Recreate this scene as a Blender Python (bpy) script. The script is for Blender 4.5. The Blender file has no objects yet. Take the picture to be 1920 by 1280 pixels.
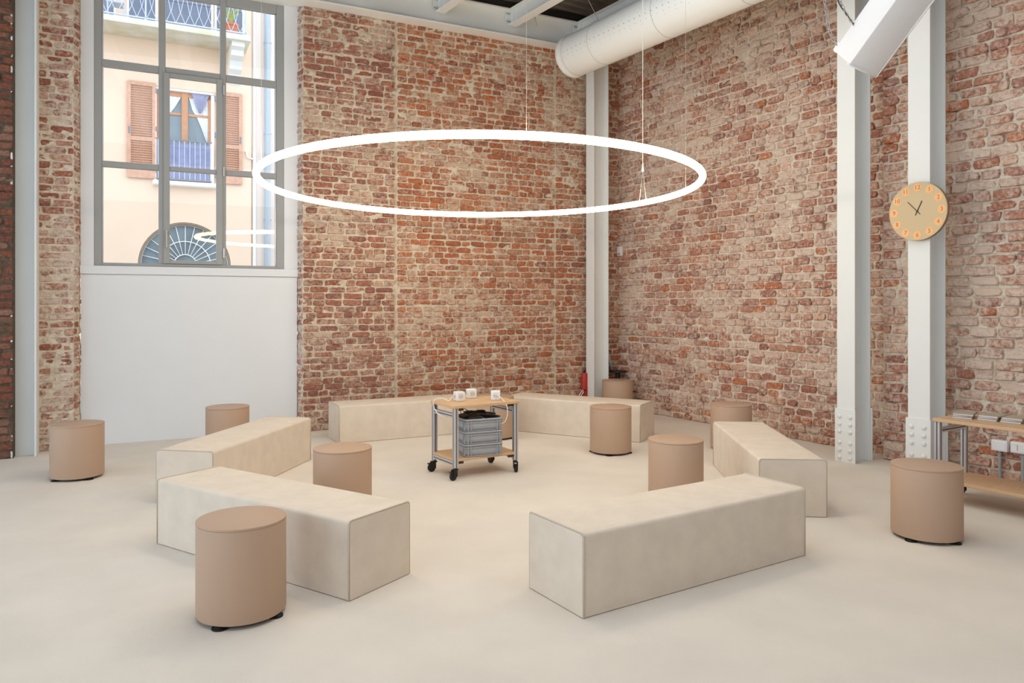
import bpy, bmesh, math, random
import numpy as np
from mathutils import Vector, Matrix, noise as mnoise

S = bpy.context.scene
COL = S.collection
R = math.radians
rng = random.Random(7)

# ---------------------------------------------------------------- camera, sky, lights, exposure
cam_data = bpy.data.cameras.new('camera')
cam = bpy.data.objects.new('camera', cam_data)
COL.objects.link(cam)
cam.location = (0, 0, 1.45)
cam.rotation_euler = (R(90), 0, R(-32.88))
cam_data.sensor_width = 36.0
cam_data.lens = 1400 * 36 / 1920
cam_data.shift_y = -(640 - 568) / 1920
cam_data.clip_start = 0.05
cam_data.clip_end = 200
S.camera = cam

world = bpy.data.worlds.new('overcast_sky')
S.world = world
world.use_nodes = True
bg = world.node_tree.nodes['Background']
bg.inputs['Color'].default_value = (0.78, 0.89, 1.0, 1)
bg.inputs['Strength'].default_value = 2.5

def area(name, loc, rot, sx, sy, power, col):
    l = bpy.data.lights.new(name, 'AREA')
    l.shape = 'RECTANGLE'; l.size = sx; l.size_y = sy
    l.energy = power; l.color = col
    o = bpy.data.objects.new(name, l)
    o.location = loc; o.rotation_euler = rot
    COL.objects.link(o)
    return o

# daylight comes in from the sky through the window and the open glazed side; two unseen area lights are added as fill, from the rear and overhead
area('rear_fill_light', (1.5, -3.85, 4.55), (R(90), 0, 0), 8.5, 1.0, 45, (0.93, 0.97, 1.0))
area('overhead_fill_light', (1.8, 2.6, 4.9), (0, 0, 0), 6.5, 6.5, 165, (0.93, 0.97, 1.0))

S.view_settings.view_transform = 'Standard'
S.view_settings.look = 'None'
S.view_settings.exposure = 0.03
S.view_settings.gamma = 1.0
S.view_settings.use_curve_mapping = False
S.cycles.max_bounces = 8
S.cycles.diffuse_bounces = 5
S.cycles.glossy_bounces = 4
S.cycles.transparent_max_bounces = 12
S.cycles.transmission_bounces = 6
S.cycles.caustics_reflective = False
S.cycles.caustics_refractive = False
S.cycles.sample_clamp_indirect = 6
S.cycles.use_denoising = True

# ---------------------------------------------------------------- materials
def lin(c):
    return tuple(((v / 255) / 12.92 if v / 255 <= 0.04045 else ((v / 255 + 0.055) / 1.055) ** 2.4) for v in c)

def mat(name, rgb, rough=0.6, metal=0.0, bump=0.0, bscale=200, var=0.0, vscale=6, spec=0.4, stretch=None, rgb2=None):
    m = bpy.data.materials.new(name)
    m.use_nodes = True
    nt = m.node_tree; N = nt.nodes; L = nt.links
    b = N['Principled BSDF']
    b.inputs['Roughness'].default_value = rough
    b.inputs['Metallic'].default_value = metal
    b.inputs['Specular IOR Level'].default_value = spec
    c = lin(rgb)
    b.inputs['Base Color'].default_value = (*c, 1)
    tc = N.new('ShaderNodeTexCoord')
    src = tc.outputs['Object']
    if stretch:
        mp = N.new('ShaderNodeMapping'); mp.inputs['Scale'].default_value = stretch
        L.new(src, mp.inputs['Vector']); src = mp.outputs['Vector']
    if var or rgb2:
        n = N.new('ShaderNodeTexNoise'); n.inputs['Scale'].default_value = vscale; n.inputs['Detail'].default_value = 6
        L.new(src, n.inputs['Vector'])
        r = N.new('ShaderNodeValToRGB')
        c2 = lin(rgb2) if rgb2 else tuple(min(1, v * (1 + var)) for v in c)
        c1 = c if rgb2 else tuple(v * (1 - var) for v in c)
        r.color_ramp.elements[0].position = 0.35; r.color_ramp.elements[1].position = 0.65
        r.color_ramp.elements[0].color = (*c1, 1); r.color_ramp.elements[1].color = (*c2, 1)
        L.new(n.outputs['Fac'], r.inputs['Fac']); L.new(r.outputs['Color'], b.inputs['Base Color'])
    if bump:
        n2 = N.new('ShaderNodeTexNoise'); n2.inputs['Scale'].default_value = bscale; n2.inputs['Detail'].default_value = 3
        L.new(src, n2.inputs['Vector'])
        bp = N.new('ShaderNodeBump'); bp.inputs['Strength'].default_value = bump; bp.inputs['Distance'].default_value = 0.004
        L.new(n2.outputs['Fac'], bp.inputs['Height']); L.new(bp.outputs['Normal'], b.inputs['Normal'])
    return m

def emis(name, rgb, strength):
    m = bpy.data.materials.new(name); m.use_nodes = True
    nt = m.node_tree; nt.nodes.clear()
    e = nt.nodes.new('ShaderNodeEmission'); e.inputs['Color'].default_value = (*rgb, 1); e.inputs['Strength'].default_value = strength
    o = nt.nodes.new('ShaderNodeOutputMaterial'); nt.links.new(e.outputs[0], o.inputs['Surface'])
    return m

def glass(name, tint=(1, 1, 1), boost=1.0, rough=0.0):
    m = bpy.data.materials.new(name); m.use_nodes = True
    nt = m.node_tree; nt.nodes.clear(); N = nt.nodes; L = nt.links
    t = N.new('ShaderNodeBsdfTransparent'); t.inputs['Color'].default_value = (*tint, 1)
    g = N.new('ShaderNodeBsdfGlossy'); g.inputs['Roughness'].default_value = rough
    f = N.new('ShaderNodeFresnel'); f.inputs['IOR'].default_value = 1.5
    mu = N.new('ShaderNodeMath'); mu.operation = 'MULTIPLY'; mu.inputs[1].default_value = boost
    L.new(f.outputs[0], mu.inputs[0])
    mx = N.new('ShaderNodeMixShader'); L.new(mu.outputs[0], mx.inputs[0]); L.new(t.outputs[0], mx.inputs[1]); L.new(g.outputs[0], mx.inputs[2])
    o = N.new('ShaderNodeOutputMaterial'); L.new(mx.outputs[0], o.inputs['Surface'])
    return m

def brick_mat(name, wash_amt, wash_rgb, gain=1.0):
    m = bpy.data.materials.new(name); m.use_nodes = True
    nt = m.node_tree; N = nt.nodes; L = nt.links
    b = N['Principled BSDF']; b.inputs['Roughness'].default_value = 0.92; b.inputs['Specular IOR Level'].default_value = 0.15
    at = N.new('ShaderNodeAttribute'); at.attribute_name = 'tone'
    ge = N.new('ShaderNodeNewGeometry')
    oi = N.new('ShaderNodeObjectInfo')
    # fine grain and light/dark mottling of each brick
    n1 = N.new('ShaderNodeTexNoise'); n1.inputs['Scale'].default_value = 38; n1.inputs['Detail'].default_value = 5
    L.new(ge.outputs['Position'], n1.inputs['Vector'])
    r1 = N.new('ShaderNodeMapRange'); r1.inputs['From Min'].default_value = 0.3; r1.inputs['From Max'].default_value = 0.7
    r1.inputs['To Min'].default_value = 0.66 * gain; r1.inputs['To Max'].default_value = 1.2 * gain
    L.new(n1.outputs['Fac'], r1.inputs['Value'])
    mm = N.new('ShaderNodeMix'); mm.data_type = 'RGBA'; mm.blend_type = 'MULTIPLY'; mm.inputs['Factor'].default_value = 1
    L.new(at.outputs['Color'], mm.inputs['A']); L.new(r1.outputs['Result'], mm.inputs['B'])
    # lime smears left on the faces
    n2 = N.new('ShaderNodeTexNoise'); n2.inputs['Scale'].default_value = 19; n2.inputs['Detail'].default_value = 8; n2.inputs['Roughness'].default_value = 0.74
    L.new(ge.outputs['Position'], n2.inputs['Vector'])
    n3 = N.new('ShaderNodeTexNoise'); n3.inputs['Scale'].default_value = 1.1; n3.inputs['Detail'].default_value = 3
    L.new(ge.outputs['Position'], n3.inputs['Vector'])
    ad = N.new('ShaderNodeMath'); ad.operation = 'MULTIPLY_ADD'; ad.inputs[1].default_value = 0.55; ad.inputs[2].default_value = -0.275 + wash_amt
    L.new(n3.outputs['Fac'], ad.inputs[0])
    pb = N.new('ShaderNodeMath'); pb.operation = 'MULTIPLY_ADD'; pb.inputs[1].default_value = 0.20; pb.inputs[2].default_value = -0.10
    L.new(at.outputs['Alpha'], pb.inputs[0])
    s0 = N.new('ShaderNodeMath'); s0.operation = 'ADD'; L.new(n2.outputs['Fac'], s0.inputs[0]); L.new(pb.outputs[0], s0.inputs[1])
    su = N.new('ShaderNodeMath'); su.operation = 'ADD'; L.new(s0.outputs[0], su.inputs[0]); L.new(ad.outputs[0], su.inputs[1])
    r2 = N.new('ShaderNodeMapRange'); r2.inputs['From Min'].default_value = 0.45; r2.inputs['From Max'].default_value = 0.66
    r2.inputs['To Max'].default_value = 0.78
    L.new(su.outputs[0], r2.inputs['Value'])
    mx = N.new('ShaderNodeMix'); mx.data_type = 'RGBA'
    mx.inputs['B'].default_value = (*lin(wash_rgb), 1)
    L.new(r2.outputs['Result'], mx.inputs['Factor']); L.new(mm.outputs['Result'], mx.inputs['A'])
    L.new(mx.outputs['Result'], b.inputs['Base Color'])
    bp = N.new('ShaderNodeBump'); bp.inputs['Strength'].default_value = 1.0; bp.inputs['Distance'].default_value = 0.010
    L.new(n1.outputs['Fac'], bp.inputs['Height']); L.new(bp.outputs['Normal'], b.inputs['Normal'])
    return m

def mortar_mat(name, c1, c2):
    m = bpy.data.materials.new(name); m.use_nodes = True
    nt = m.node_tree; N = nt.nodes; L = nt.links
    b = N['Principled BSDF']; b.inputs['Roughness'].default_value = 0.95; b.inputs['Specular IOR Level'].default_value = 0.1
    ge = N.new('ShaderNodeNewGeometry')
    n = N.new('ShaderNodeTexNoise'); n.inputs['Scale'].default_value = 22; n.inputs['Detail'].default_value = 7; n.inputs['Roughness'].default_value = 0.65
    L.new(ge.outputs['Position'], n.inputs['Vector'])
    r = N.new('ShaderNodeValToRGB'); r.color_ramp.elements[0].position = 0.3; r.color_ramp.elements[1].position = 0.62
    r.color_ramp.elements[0].color = (*lin(c1), 1); r.color_ramp.elements[1].color = (*lin(c2), 1)
    L.new(n.outputs['Fac'], r.inputs['Fac']); L.new(r.outputs['Color'], b.inputs['Base Color'])
    bp = N.new('ShaderNodeBump'); bp.inputs['Strength'].default_value = 0.8; bp.inputs['Distance'].default_value = 0.008
    L.new(n.outputs['Fac'], bp.inputs['Height']); L.new(bp.outputs['Normal'], b.inputs['Normal'])
    return m

M = dict(
    carpet=mat('cream_carpet', (224, 217, 207), 0.95, bump=0.25, bscale=260, var=0.035, vscale=2.2, spec=0.1),
    bench=mat('cream_bench_fabric', (224, 213, 199), 0.95, bump=0.3, bscale=320, var=0.04, vscale=9, spec=0.1),
    piping=mat('bench_piping', (206, 196, 180), 0.9, bump=0.2, bscale=400, spec=0.1),
    stool=mat('tan_lacquer', (188, 160, 138), 0.55, spec=0.35),
    black=mat('black_rubber', (26, 25, 25), 0.55),
    darkgap=mat('dark_underside', (70, 58, 50), 0.8),
    steel=mat('white_painted_steel', (232, 236, 236), 0.5, var=0.01, vscale=3),
    farwall=mat('warm_plaster', (184, 162, 140), 0.9, var=0.04, vscale=1),
    white=mat('white_board', (230, 235, 241), 0.7, var=0.008, vscale=3),
    frame=mat('grey_window_paint', (160, 163, 164), 0.45),
    chrome=mat('brushed_handle', (196, 190, 180), 0.3, metal=0.7),
    alu=mat('anodised_aluminium', (205, 206, 210), 0.35, metal=0.55),
    groove=mat('profile_groove', (96, 98, 108), 0.5),
    wood=mat('beech_laminate', (214, 180, 143), 0.5, stretch=(1.5, 22, 22), rgb2=(203, 168, 130), vscale=6),
    crate=mat('grey_crate_plastic', (168, 172, 179), 0.5),
    lid=mat('black_crate_lid', (44, 42, 41), 0.5),
    plastic=mat('white_plastic', (236, 237, 240), 0.35),
    socket=mat('socket_recess', (212, 213, 216), 0.5),
    holes=mat('dark_holes', (50, 48, 48), 0.6),
    cablew=mat('white_cable', (235, 233, 228), 0.5),
    cabled=mat('dark_cable', (70, 62, 54), 0.5),
    duct=mat('white_duct_paint', (233, 238, 239), 0.5),
    seam=mat('duct_seam', (190, 190, 186), 0.5),
    deck=mat('dark_deck', (104, 98, 90), 0.7, var=0.12, vscale=3),
    edge=mat('black_bearing_strip', (38, 36, 34), 0.8),
    fabricw=mat('white_fabric', (234, 236, 240), 0.9, bump=0.2, bscale=60, spec=0.1),
    chain=mat('zinc_chain', (176, 178, 182), 0.35, metal=0.8),
    clock=mat('clock_face', (208, 187, 150), 0.6),
    clockside=mat('clock_side', (152, 130, 98), 0.6),
    orange=mat('clock_orange', (246, 190, 132), 0.6),
    numeral=mat('clock_numeral', (188, 122, 88), 0.6),
    hand=mat('clock_hand', (52, 48, 44), 0.5),
    conduit=mat('grey_conduit', (158, 161, 164), 0.5),
    cover=mat('magazine_cover', (176, 165, 146), 0.5, var=0.06, vscale=20),
    coverd=mat('magazine_cover_dark', (96, 92, 76), 0.5),
    paper=mat('paper_edge', (226, 223, 226), 0.8),
    red=mat('extinguisher_red', (178, 48, 38), 0.4),
    # street side
    render=mat('peach_render', (240, 212, 188), 0.9, var=0.02, vscale=1.2),
    render2=mat('pale_pink_render', (240, 224, 214), 0.9, var=0.02, vscale=1.2),
    stone=mat('balcony_stone', (228, 226, 216), 0.9, var=0.06, vscale=3, rgb2=(214, 208, 180)),
    whitestone=mat('white_stone', (240, 240, 236), 0.85, var=0.03, vscale=6),
    shutter=mat('weathered_shutter_wood', (212, 164, 138), 0.75, var=0.10, vscale=14),
    woodframe=mat('orange_wood_frame', (204, 146, 108), 0.6, var=0.06, vscale=12),
    iron=mat('pale_blue_iron', (196, 202, 222), 0.5),
    irond=mat('blue_grey_iron', (128, 132, 146), 0.5),
    blue=mat('violet_blue_cloth', (156, 158, 188), 0.9, var=0.12, vscale=5),
    lace=mat('white_lace', (230, 234, 236), 0.9, var=0.05, vscale=20),
    pane=mat('far_window_glass', (120, 134, 142), 0.08, spec=0.6, var=0.15, vscale=2),
    paned=mat('dark_door_glass', (118, 124, 142), 0.2, spec=0.5, var=0.06, vscale=4),
    pipe=mat('zinc_downpipe', (176, 186, 196), 0.45, metal=0.2),
    archframe=mat('brown_arch_frame', (150, 132, 114), 0.7),
    terracotta=mat('terracotta', (206, 126, 94), 0.8),
    leaf=mat('leaf_green', (176, 188, 92), 0.7),
    street=mat('street_stone', (170, 166, 160), 0.9, var=0.06, vscale=1),
    pane_in=glass('window_glass', (0.97, 0.98, 0.98), 1.3),
    ring=emis('warm_led', (1.0, 0.81, 0.56), 24.0),
)
M['brick_b'] = brick_mat('brick_back', 0.0, (208, 192, 174))
M['brick_r'] = brick_mat('brick_right', 0.055, (222, 207, 192))
M['brick_l'] = brick_mat('brick_left', 0.03, (218, 206, 194))
M['brick_d'] = brick_mat('brick_painted_shade', -0.05, (104, 90, 78), 0.62)  # dark brick and mortar tones stand in for shade on the far left pier
M['mortar_b'] = mortar_mat('lime_mortar_back', (182, 170, 150), (220, 209, 190))
M['mortar_r'] = mortar_mat('lime_mortar_right', (190, 178, 160), (228, 218, 202))
M['mortar_d'] = mortar_mat('painted_shade_mortar', (74, 64, 54), (106, 94, 82))

# ---------------------------------------------------------------- mesh helpers
def finish(name, bm, m, parent=None, smooth=35, props=None):
    if smooth:
        lim = R(smooth)
        for f in bm.faces: f.smooth = True
        for e in bm.edges:
            if len(e.link_faces) == 2:
                if e.calc_face_angle(0) > lim: e.smooth = False
    me = bpy.data.meshes.new(name)
    bm.to_mesh(me); bm.free()
    me.materials.append(m)
    o = bpy.data.objects.new(name, me)
    COL.objects.link(o)
    if parent: o.parent = parent
    for k, v in (props or {}).items(): o[k] = v
    return o

def box(bm, c, s, bev=0.0, rot=None, seg=1):
    r = bmesh.ops.create_cube(bm, size=1.0)
    vs = r['verts']
    for v in vs: v.co = Vector((v.co.x * s[0], v.co.y * s[1], v.co.z * s[2]))
    if bev:
        es = list({e for v in vs for e in v.link_edges})
        rr = bmesh.ops.bevel(bm, geom=es, offset=bev, segments=seg, affect='EDGES', profile=0.5)
        vs = list({v for f in rr['faces'] for v in f.verts} | {v for v in vs if v.is_valid})
    T = Matrix.Translation(Vector(c)) @ (rot.to_4x4() if rot else Matrix.Identity(4))
    bmesh.ops.transform(bm, matrix=T, verts=vs)
    return vs

def box2(bm, a, b, bev=0.0, seg=1):
    c = [(a[i] + b[i]) / 2 for i in range(3)]; s = [abs(b[i] - a[i]) for i in range(3)]
    return box(bm, c, s, bev, None, seg)

def cyl(bm, c, r, h, n=32, r2=None, axis='Z', bev=0):
    res = bmesh.ops.create_cone(bm, cap_ends=True, segments=n, radius1=r, radius2=r if r2 is None else r2, depth=h)
    vs = res['verts']
    if bev:
        es = [e for e in {e for v in vs for e in v.link_edges} if len(e.link_faces) == 2 and e.calc_face_angle(0) > 0.8]
        rr = bmesh.ops.bevel(bm, geom=es, offset=bev, segments=2, affect='EDGES', profile=0.5)
        vs = list({v for f in rr['faces'] for v in f.verts} | {v for v in vs if v.is_valid})
    rot = {'Z': Matrix.Identity(4), 'X': Matrix.Rotation(R(90), 4, 'Y'), 'Y': Matrix.Rotation(R(-90), 4, 'X')}[axis]
    bmesh.ops.transform(bm, matrix=Matrix.Translation(Vector(c)) @ rot, verts=vs)
    return vs

def tube(bm, pts, r, n=8, closed=False):
    pts = [Vector(p) for p in pts]
    rings = []
    k = len(pts)
    ref = None
    for i, p in enumerate(pts):
        a = pts[(i - 1) % k] if (i > 0 or closed) else p
        b = pts[(i + 1) % k] if (i < k - 1 or closed) else p
        t = (b - a).normalized()
        if ref is None:
            ref = Vector((0, 0, 1)) if abs(t.z) < 0.9 else Vector((1, 0, 0))
        x = (ref - t * ref.dot(t)).normalized(); y = t.cross(x); ref = x
        rings.append([bm.verts.new(p + r * (math.cos(2 * math.pi * j / n) * x + math.sin(2 * math.pi * j / n) * y)) for j in range(n)])
    for i in range(k if closed else k - 1):
        A, B = rings[i], rings[(i + 1) % k]
        for j in range(n):
            bm.faces.new((A[j], A[(j + 1) % n], B[(j + 1) % n], B[j]))
    if not closed:
        bm.faces.new(rings[0][::-1]); bm.faces.new(rings[-1])

def prism(bm, poly, d, axis):
    """extrude a closed 2D polygon by vector d; axis(p) maps 2D -> 3D"""
    a = [bm.verts.new(axis(p)) for p in poly]
    b = [bm.verts.new(Vector(axis(p)) + Vector(d)) for p in poly]
    n = len(poly)
    bm.faces.new(a[::-1]); bm.faces.new(b)
    for i in range(n): bm.faces.new((a[i], a[(i + 1) % n], b[(i + 1) % n], b[i]))
    bmesh.ops.recalc_face_normals(bm, faces=bm.faces)

def smoothpath(pts, k=6):
    pts = [Vector(p) for p in pts]; out = []
    n = len(pts)
    for i in range(n - 1):
        p0, p1, p2, p3 = pts[max(i - 1, 0)], pts[i], pts[i + 1], pts[min(i + 2, n - 1)]
        for j in range(k):
            t = j / k
            out.append(0.5 * ((2 * p1) + (p2 - p0) * t + (2 * p0 - 5 * p1 + 4 * p2 - p3) * t * t + (3 * p1 - p0 - 3 * p2 + p3) * t ** 3))
    out.append(pts[-1])
    return out

def empty(name, loc=(0, 0, 0), rz=0.0, label=None, cat=None, group=None, kind=None):
    o = bpy.data.objects.new(name, None); COL.objects.link(o)
    o.location = loc; o.rotation_euler = (0, 0, rz)
    o.empty_display_size = 0.1
    return tag(o, label, cat, group, kind)

def tag(o, label=None, cat=None, group=None, kind=None):
    if label: o['label'] = label
    if cat: o['category'] = cat
    if group: o['group'] = group
    if kind: o['kind'] = kind
    return o

def kids(o): return [c for c in bpy.data.objects if c.parent == o]

def copy_tree(o, parent=None):
    c = o.copy(); COL.objects.link(c)
    if parent: c.parent = parent
    for ch in kids(o): copy_tree(ch, c)
    return c

# ---------------------------------------------------------------- room shell
WA = R(-6.1)                       # the window wall is not quite square to the side wall
WP = (0.065, 8.62)                 # local frame of the window wall: x along it, y outwards, z up
def wframe(name, label, cat=None, kind='structure'):
    return empty(name, (WP[0], WP[1], 0), WA, label, cat, None, kind)

bm = bmesh.new()
bmesh.ops.create_grid(bm, x_segments=40, y_segments=40, size=0.5)
for v in bm.verts: v.co = Vector((-4.5 + (v.co.x + 0.5) * 11.6, -4.0 + (v.co.y + 0.5) * 13.2, 0))
tag(finish('floor', bm, M['carpet'], smooth=0), 'cream carpet floor of the brick hall', 'floor', kind='structure')

# brick generation ------------------------------------------------------------
PAL_BACK_L = [(164, 108, 90), (154, 102, 88), (168, 114, 96), (156, 108, 94), (172, 122, 104), (150, 104, 92), (180, 136, 116)]
PAL_BACK_R = [(176, 110, 80), (184, 116, 84), (170, 108, 84), (186, 124, 94), (164, 108, 86), (180, 130, 104), (190, 142, 114)]
PAL_RIGHT = [(180, 124, 102), (184, 132, 110), (172, 118, 100), (188, 138, 118), (178, 132, 116), (194, 150, 130), (188, 122, 90), (164, 116, 102), (202, 164, 144)]
PAL_LEFT = [(164, 108, 90), (170, 112, 92), (158, 104, 90), (178, 124, 106), (186, 140, 122)]

def brick_shape(r):
    """irregular brick, unit width and height, depth given by y: 0 = wall face, negative = towards the room"""
    k = 10
    base = [(-.5, -.5), (-.18, -.5), (.18, -.5), (.5, -.5), (.5, .0), (.5, .5), (.18, .5), (-.18, .5), (-.5, .5), (-.5, 0)]
    out = []
    for (x, z) in base:
        cx = r.uniform(.84, .98) if abs(x) == .5 and abs(z) == .5 else 1.0
        out.append((x * (cx + r.uniform(-.05, .03)), z * (cx + r.uniform(-.16, .08))))
    vs = []
    for (x, z) in out: vs.append((x, 1.0, z))
    d = [r.uniform(-.12, .12) for _ in out]
    for (x, z), q in zip(out, d): vs.append((x * .995, 0.25 + q * .6, z * .985))
    tx, tz = r.uniform(-.18, .18), r.uniform(-.18, .18)
    for (x, z), q in zip(out, d): vs.append((x * .93, q * .7 + tx * x + tz * z, z * .80))
    vs.append((0, r.uniform(-.16, .05), 0))
    fs = []
    for i in range(k):
        j = (i + 1) % k
        fs.append((i, j, k + j, k + i)); fs.append((k + i, k + j, 2 * k + j, 2 * k + i)); fs.append((2 * k + i, 2 * k + j, 3 * k))
    return np.array(vs), fs

SHAPES = [brick_shape(random.Random(100 + i)) for i in range(30)]
BRICK_CACHE = {}
def brick_mesh(si, pal_name, pal, ci, m):
    key = (si, pal_name, ci)
    if key not in BRICK_CACHE:
        vs, fs = SHAPES[si]
        me = bpy.data.meshes.new('brick')
        me.from_pydata(vs.tolist(), [], fs); me.update()
        a = me.attributes.new('tone', 'FLOAT_COLOR', 'POINT')
        al = random.Random(si * 31 + ci * 7).random()
        a.data.foreach_set('color', np.tile(np.array([*lin(pal[ci]), al], dtype=np.float32), len(vs)))
        me.materials.append(m)
        BRICK_CACHE[key] = me
    return BRICK_CACHE[key]

def lay(x0, x1, z0, z1, course, r, short=0.42, lmin=.105, lmax=.235, joint=(.006, .013), skip=None):
    """courses of bricks -> list of (x, z, w, h)"""
    out = []
    z = z0 + 0.004
    row = 0
    while z < z1 - 0.02:
        ch = course * r.uniform(.94, 1.06)
        x = x0 - r.uniform(0, .10) * (row % 2)
        wob = r.uniform(-.004, .004)
        while x < x1 - 0.02:
            w = r.uniform(lmin, lmin * 1.28) if r.random() < short else r.uniform(lmax * .78, lmax)
            j = r.uniform(*joint)
            a, b = max(x, x0), min(x + w, x1)
            h = min(ch - r.uniform(.006, .012), z1 - z)
            if b - a > .03 and h > 0.02 and not (skip and skip((a + b) / 2, z + h / 2)):
                out.append(((a + b) / 2, z + h / 2 + wob + r.uniform(-.003, .003), b - a, h))
            x += w + j
        z += ch; row += 1
    return out

def brick_wall(parent, bricks, pal_fn, m, proud, tofn, keep, campos, stuff_name='brick_courses'):
    """bricks nearest the camera become parts; the rest are joined. tofn(x,z)->matrix in parent space"""
    cl = Vector(campos)
    def dist(b):
        return (Vector((b[0], 0, b[1])) - cl).length / math.sqrt(b[2] * b[3])
    order = sorted(range(len(bricks)), key=lambda i: dist(bricks[i]))
    single = set(order[:keep])
    V, F, T = [], [], []
    off = 0
    first = True
    for i, (x, z, w, h) in enumerate(bricks):
        r = random.Random(i * 7919 + 13)
        si = r.randrange(len(SHAPES)); pn, pal = pal_fn(x, z); ci = r.randrange(len(pal))
        p = r.uniform(*proud)
        dep = 0.05
        if i in single:
            me = brick_mesh(si, pn, pal, ci, m)
            o = bpy.data.objects.new('brick', me); COL.objects.link(o); o.parent = parent
            o.matrix_local = tofn(x, z) @ Matrix.Translation((0, -p, 0)) @ Matrix.Rotation(r.uniform(-.02, .02), 4, 'Y') @ Matrix.Diagonal((w, dep, h, 1))
        else:
            vs, fs = SHAPES[si]
            mt = np.array(tofn(x, z) @ Matrix.Translation((0, -p, 0)) @ Matrix.Rotation(r.uniform(-.02, .02), 4, 'Y') @ Matrix.Diagonal((w, dep, h, 1)))
            q = vs @ mt[:3, :3].T + mt[:3, 3]
            V.append(q); F += [tuple(k + off for k in f) for f in fs]; off += len(vs)
            c = np.array([*lin(pal[ci]), 1.0]) * r.uniform(.9, 1.12); c[3] = r.random()
            T.append(np.tile(c, (len(vs), 1)))
    if V:
        me = bpy.data.meshes.new(stuff_name)
        me.from_pydata(np.vstack(V).tolist(), [], F); me.update()
        a = me.attributes.new('tone', 'FLOAT_COLOR', 'POINT')
        a.data.foreach_set('color', np.vstack(T).astype(np.float32).ravel())
        me.materials.append(m)
        o = bpy.data.objects.new(stuff_name, me); COL.objects.link(o); o.parent = parent; o['kind'] = 'stuff'

def mortar(name, x0, x1, z0, z1, step, m, parent, heightfn, thick, mtx=Matrix.Identity(4)):
    """rough mortar face between the bricks: real relief, closed box behind"""
    nx = max(2, int((x1 - x0) / step)); nz = max(2, int((z1 - z0) / step))
    xs = np.linspace(x0, x1, nx + 1); zs = np.linspace(z0, z1, nz + 1)
    V = []
    for z in zs:
        for x in xs:
            V.append((x, -heightfn(x, z), z))
    F = []
    W = nx + 1
    for j in range(nz):
        for i in range(nx):
            a = j * W + i
            F.append((a, a + 1, a + 1 + W, a + W))
    b0 = len(V)
    V += [(x0, thick, z0), (x1, thick, z0), (x1, thick, z1), (x0, thick, z1)]
    F.append((b0, b0 + 3, b0 + 2, b0 + 1))
    F.append(tuple([nz * W + i for i in range(W)]) + (b0 + 2, b0 + 3))
    F.append(tuple([i for i in range(W)][::-1]) + (b0, b0 + 1))
    F.append(tuple([j * W for j in range(W * 0 + nz + 1)]) + (b0 + 3, b0))
    F.append(tuple([j * W + nx for j in range(nz + 1)][::-1]) + (b0 + 1, b0 + 2))
    me = bpy.data.meshes.new(name)
    me.from_pydata(V, [], F); me.update()
    me.polygons.foreach_set('use_smooth', [True] * (nx * nz) + [False] * 5)
    me.materials.append(m)
    o = bpy.data.objects.new(name, me); COL.objects.link(o)
    if parent: o.parent = parent
    o.matrix_local = mtx
    return o

def rough(seed, base, amp, smear_amt, deep=.02):
    N_ = mnoise.noise
    def f(x, z):
        a = N_(Vector((x * 15, z * 24, seed))) * amp
        c = N_(Vector((x * 31, z * 37, seed + 5))) * amp * .9
        s = N_(Vector((x * 4.2, z * 7.5, seed + 9))) + .45 * N_(Vector((x * .9, z * 1.1, seed + 2)))
        d = N_(Vector((x * 9, z * 14, seed + 21)))
        return base + a + c + max(0, s + smear_amt - .35) * .022 - max(0, d - .22) * deep * 2.2
    return f

# back wall (window wall): main field right of the window, plus reveal ------------
X_END = 6.93
T0 = 2.54
cam_w = Matrix.Rotation(-WA, 4, 'Z') @ (Vector((0, 0, 1.45)) - Vector((WP[0], WP[1], 0)))
wall_back = wframe('wall_back', 'brick wall right of the tall window, behind the corner column', 'wall')
r = random.Random(3)
bl = lay(T0, 3.615, 0.0, 4.80, .0745, r, .38)
br = lay(3.65, 5.81, 0.0, 4.80, .0745, r, .62, lmin=.10, lmax=.22)
bc = lay(5.83, X_END, 0.0, 4.80, .0745, r, .55)
ident = lambda x, z: Matrix.Translation((x, 0, z))
brick_wall(wall_back, bl + br + bc, lambda x, z: ('bl', PAL_BACK_L) if x < 3.63 else ('br', PAL_BACK_R), M['brick_b'], (.000, .016), ident, 300, cam_w)
up = rough(1.0, -.004, .0055, .12, .02)
def back_h(x, z):
    h = up(x, z)
    t = (z - 2.9) / 1.9
    if t > 0: h += .007 * t * (0.55 + mnoise.noise(Vector((x * 7.2, z * 11, 4))))
    if abs(x - 3.632) < .018: h -= .012
    return h
mortar('mortar_field', T0, X_END, 0.0, 4.80, .0165, M['mortar_b'], wall_back, back_h, .30)
# the splayed reveals of the window opening (strips of brick facing the window)
def reveal(parent, t0, t1, zt, seed, m_brick, m_mortar):
    sg = 1 if t1 > t0 else -1              # +1: pier on the left, reveal opens to the right
    v = Vector((t1 - t0, .15, 0)); ln = v.length; v.normalize()
    ny = Vector((-v.y, v.x, 0)) if sg > 0 else Vector((v.y, -v.x, 0))      # into the wall
    if sg > 0: mx = Matrix(((v.x, ny.x, 0, t0), (v.y, ny.y, 0, 0), (0, 0, 1, 0), (0, 0, 0, 1)))
    else: mx = Matrix(((-v.x, ny.x, 0, t1), (-v.y, ny.y, 0, .15), (0, 0, 1, 0), (0, 0, 0, 1)))
    bl_ = lay(0.0, ln, 0.0, zt, .0745, random.Random(seed), .9)
    brick_wall(parent, bl_, lambda x, z: ('rev', PAL_LEFT), m_brick, (.000, .008), lambda x, z: mx @ Matrix.Translation((x, 0, z)), 0, cam_w, 'reveal_bricks')
    mortar('reveal_mortar', 0.0, ln, 0.0, zt, .025, m_mortar, parent, rough(seed * 1.0, -.001, .004, 0), .04, mx)
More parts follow.
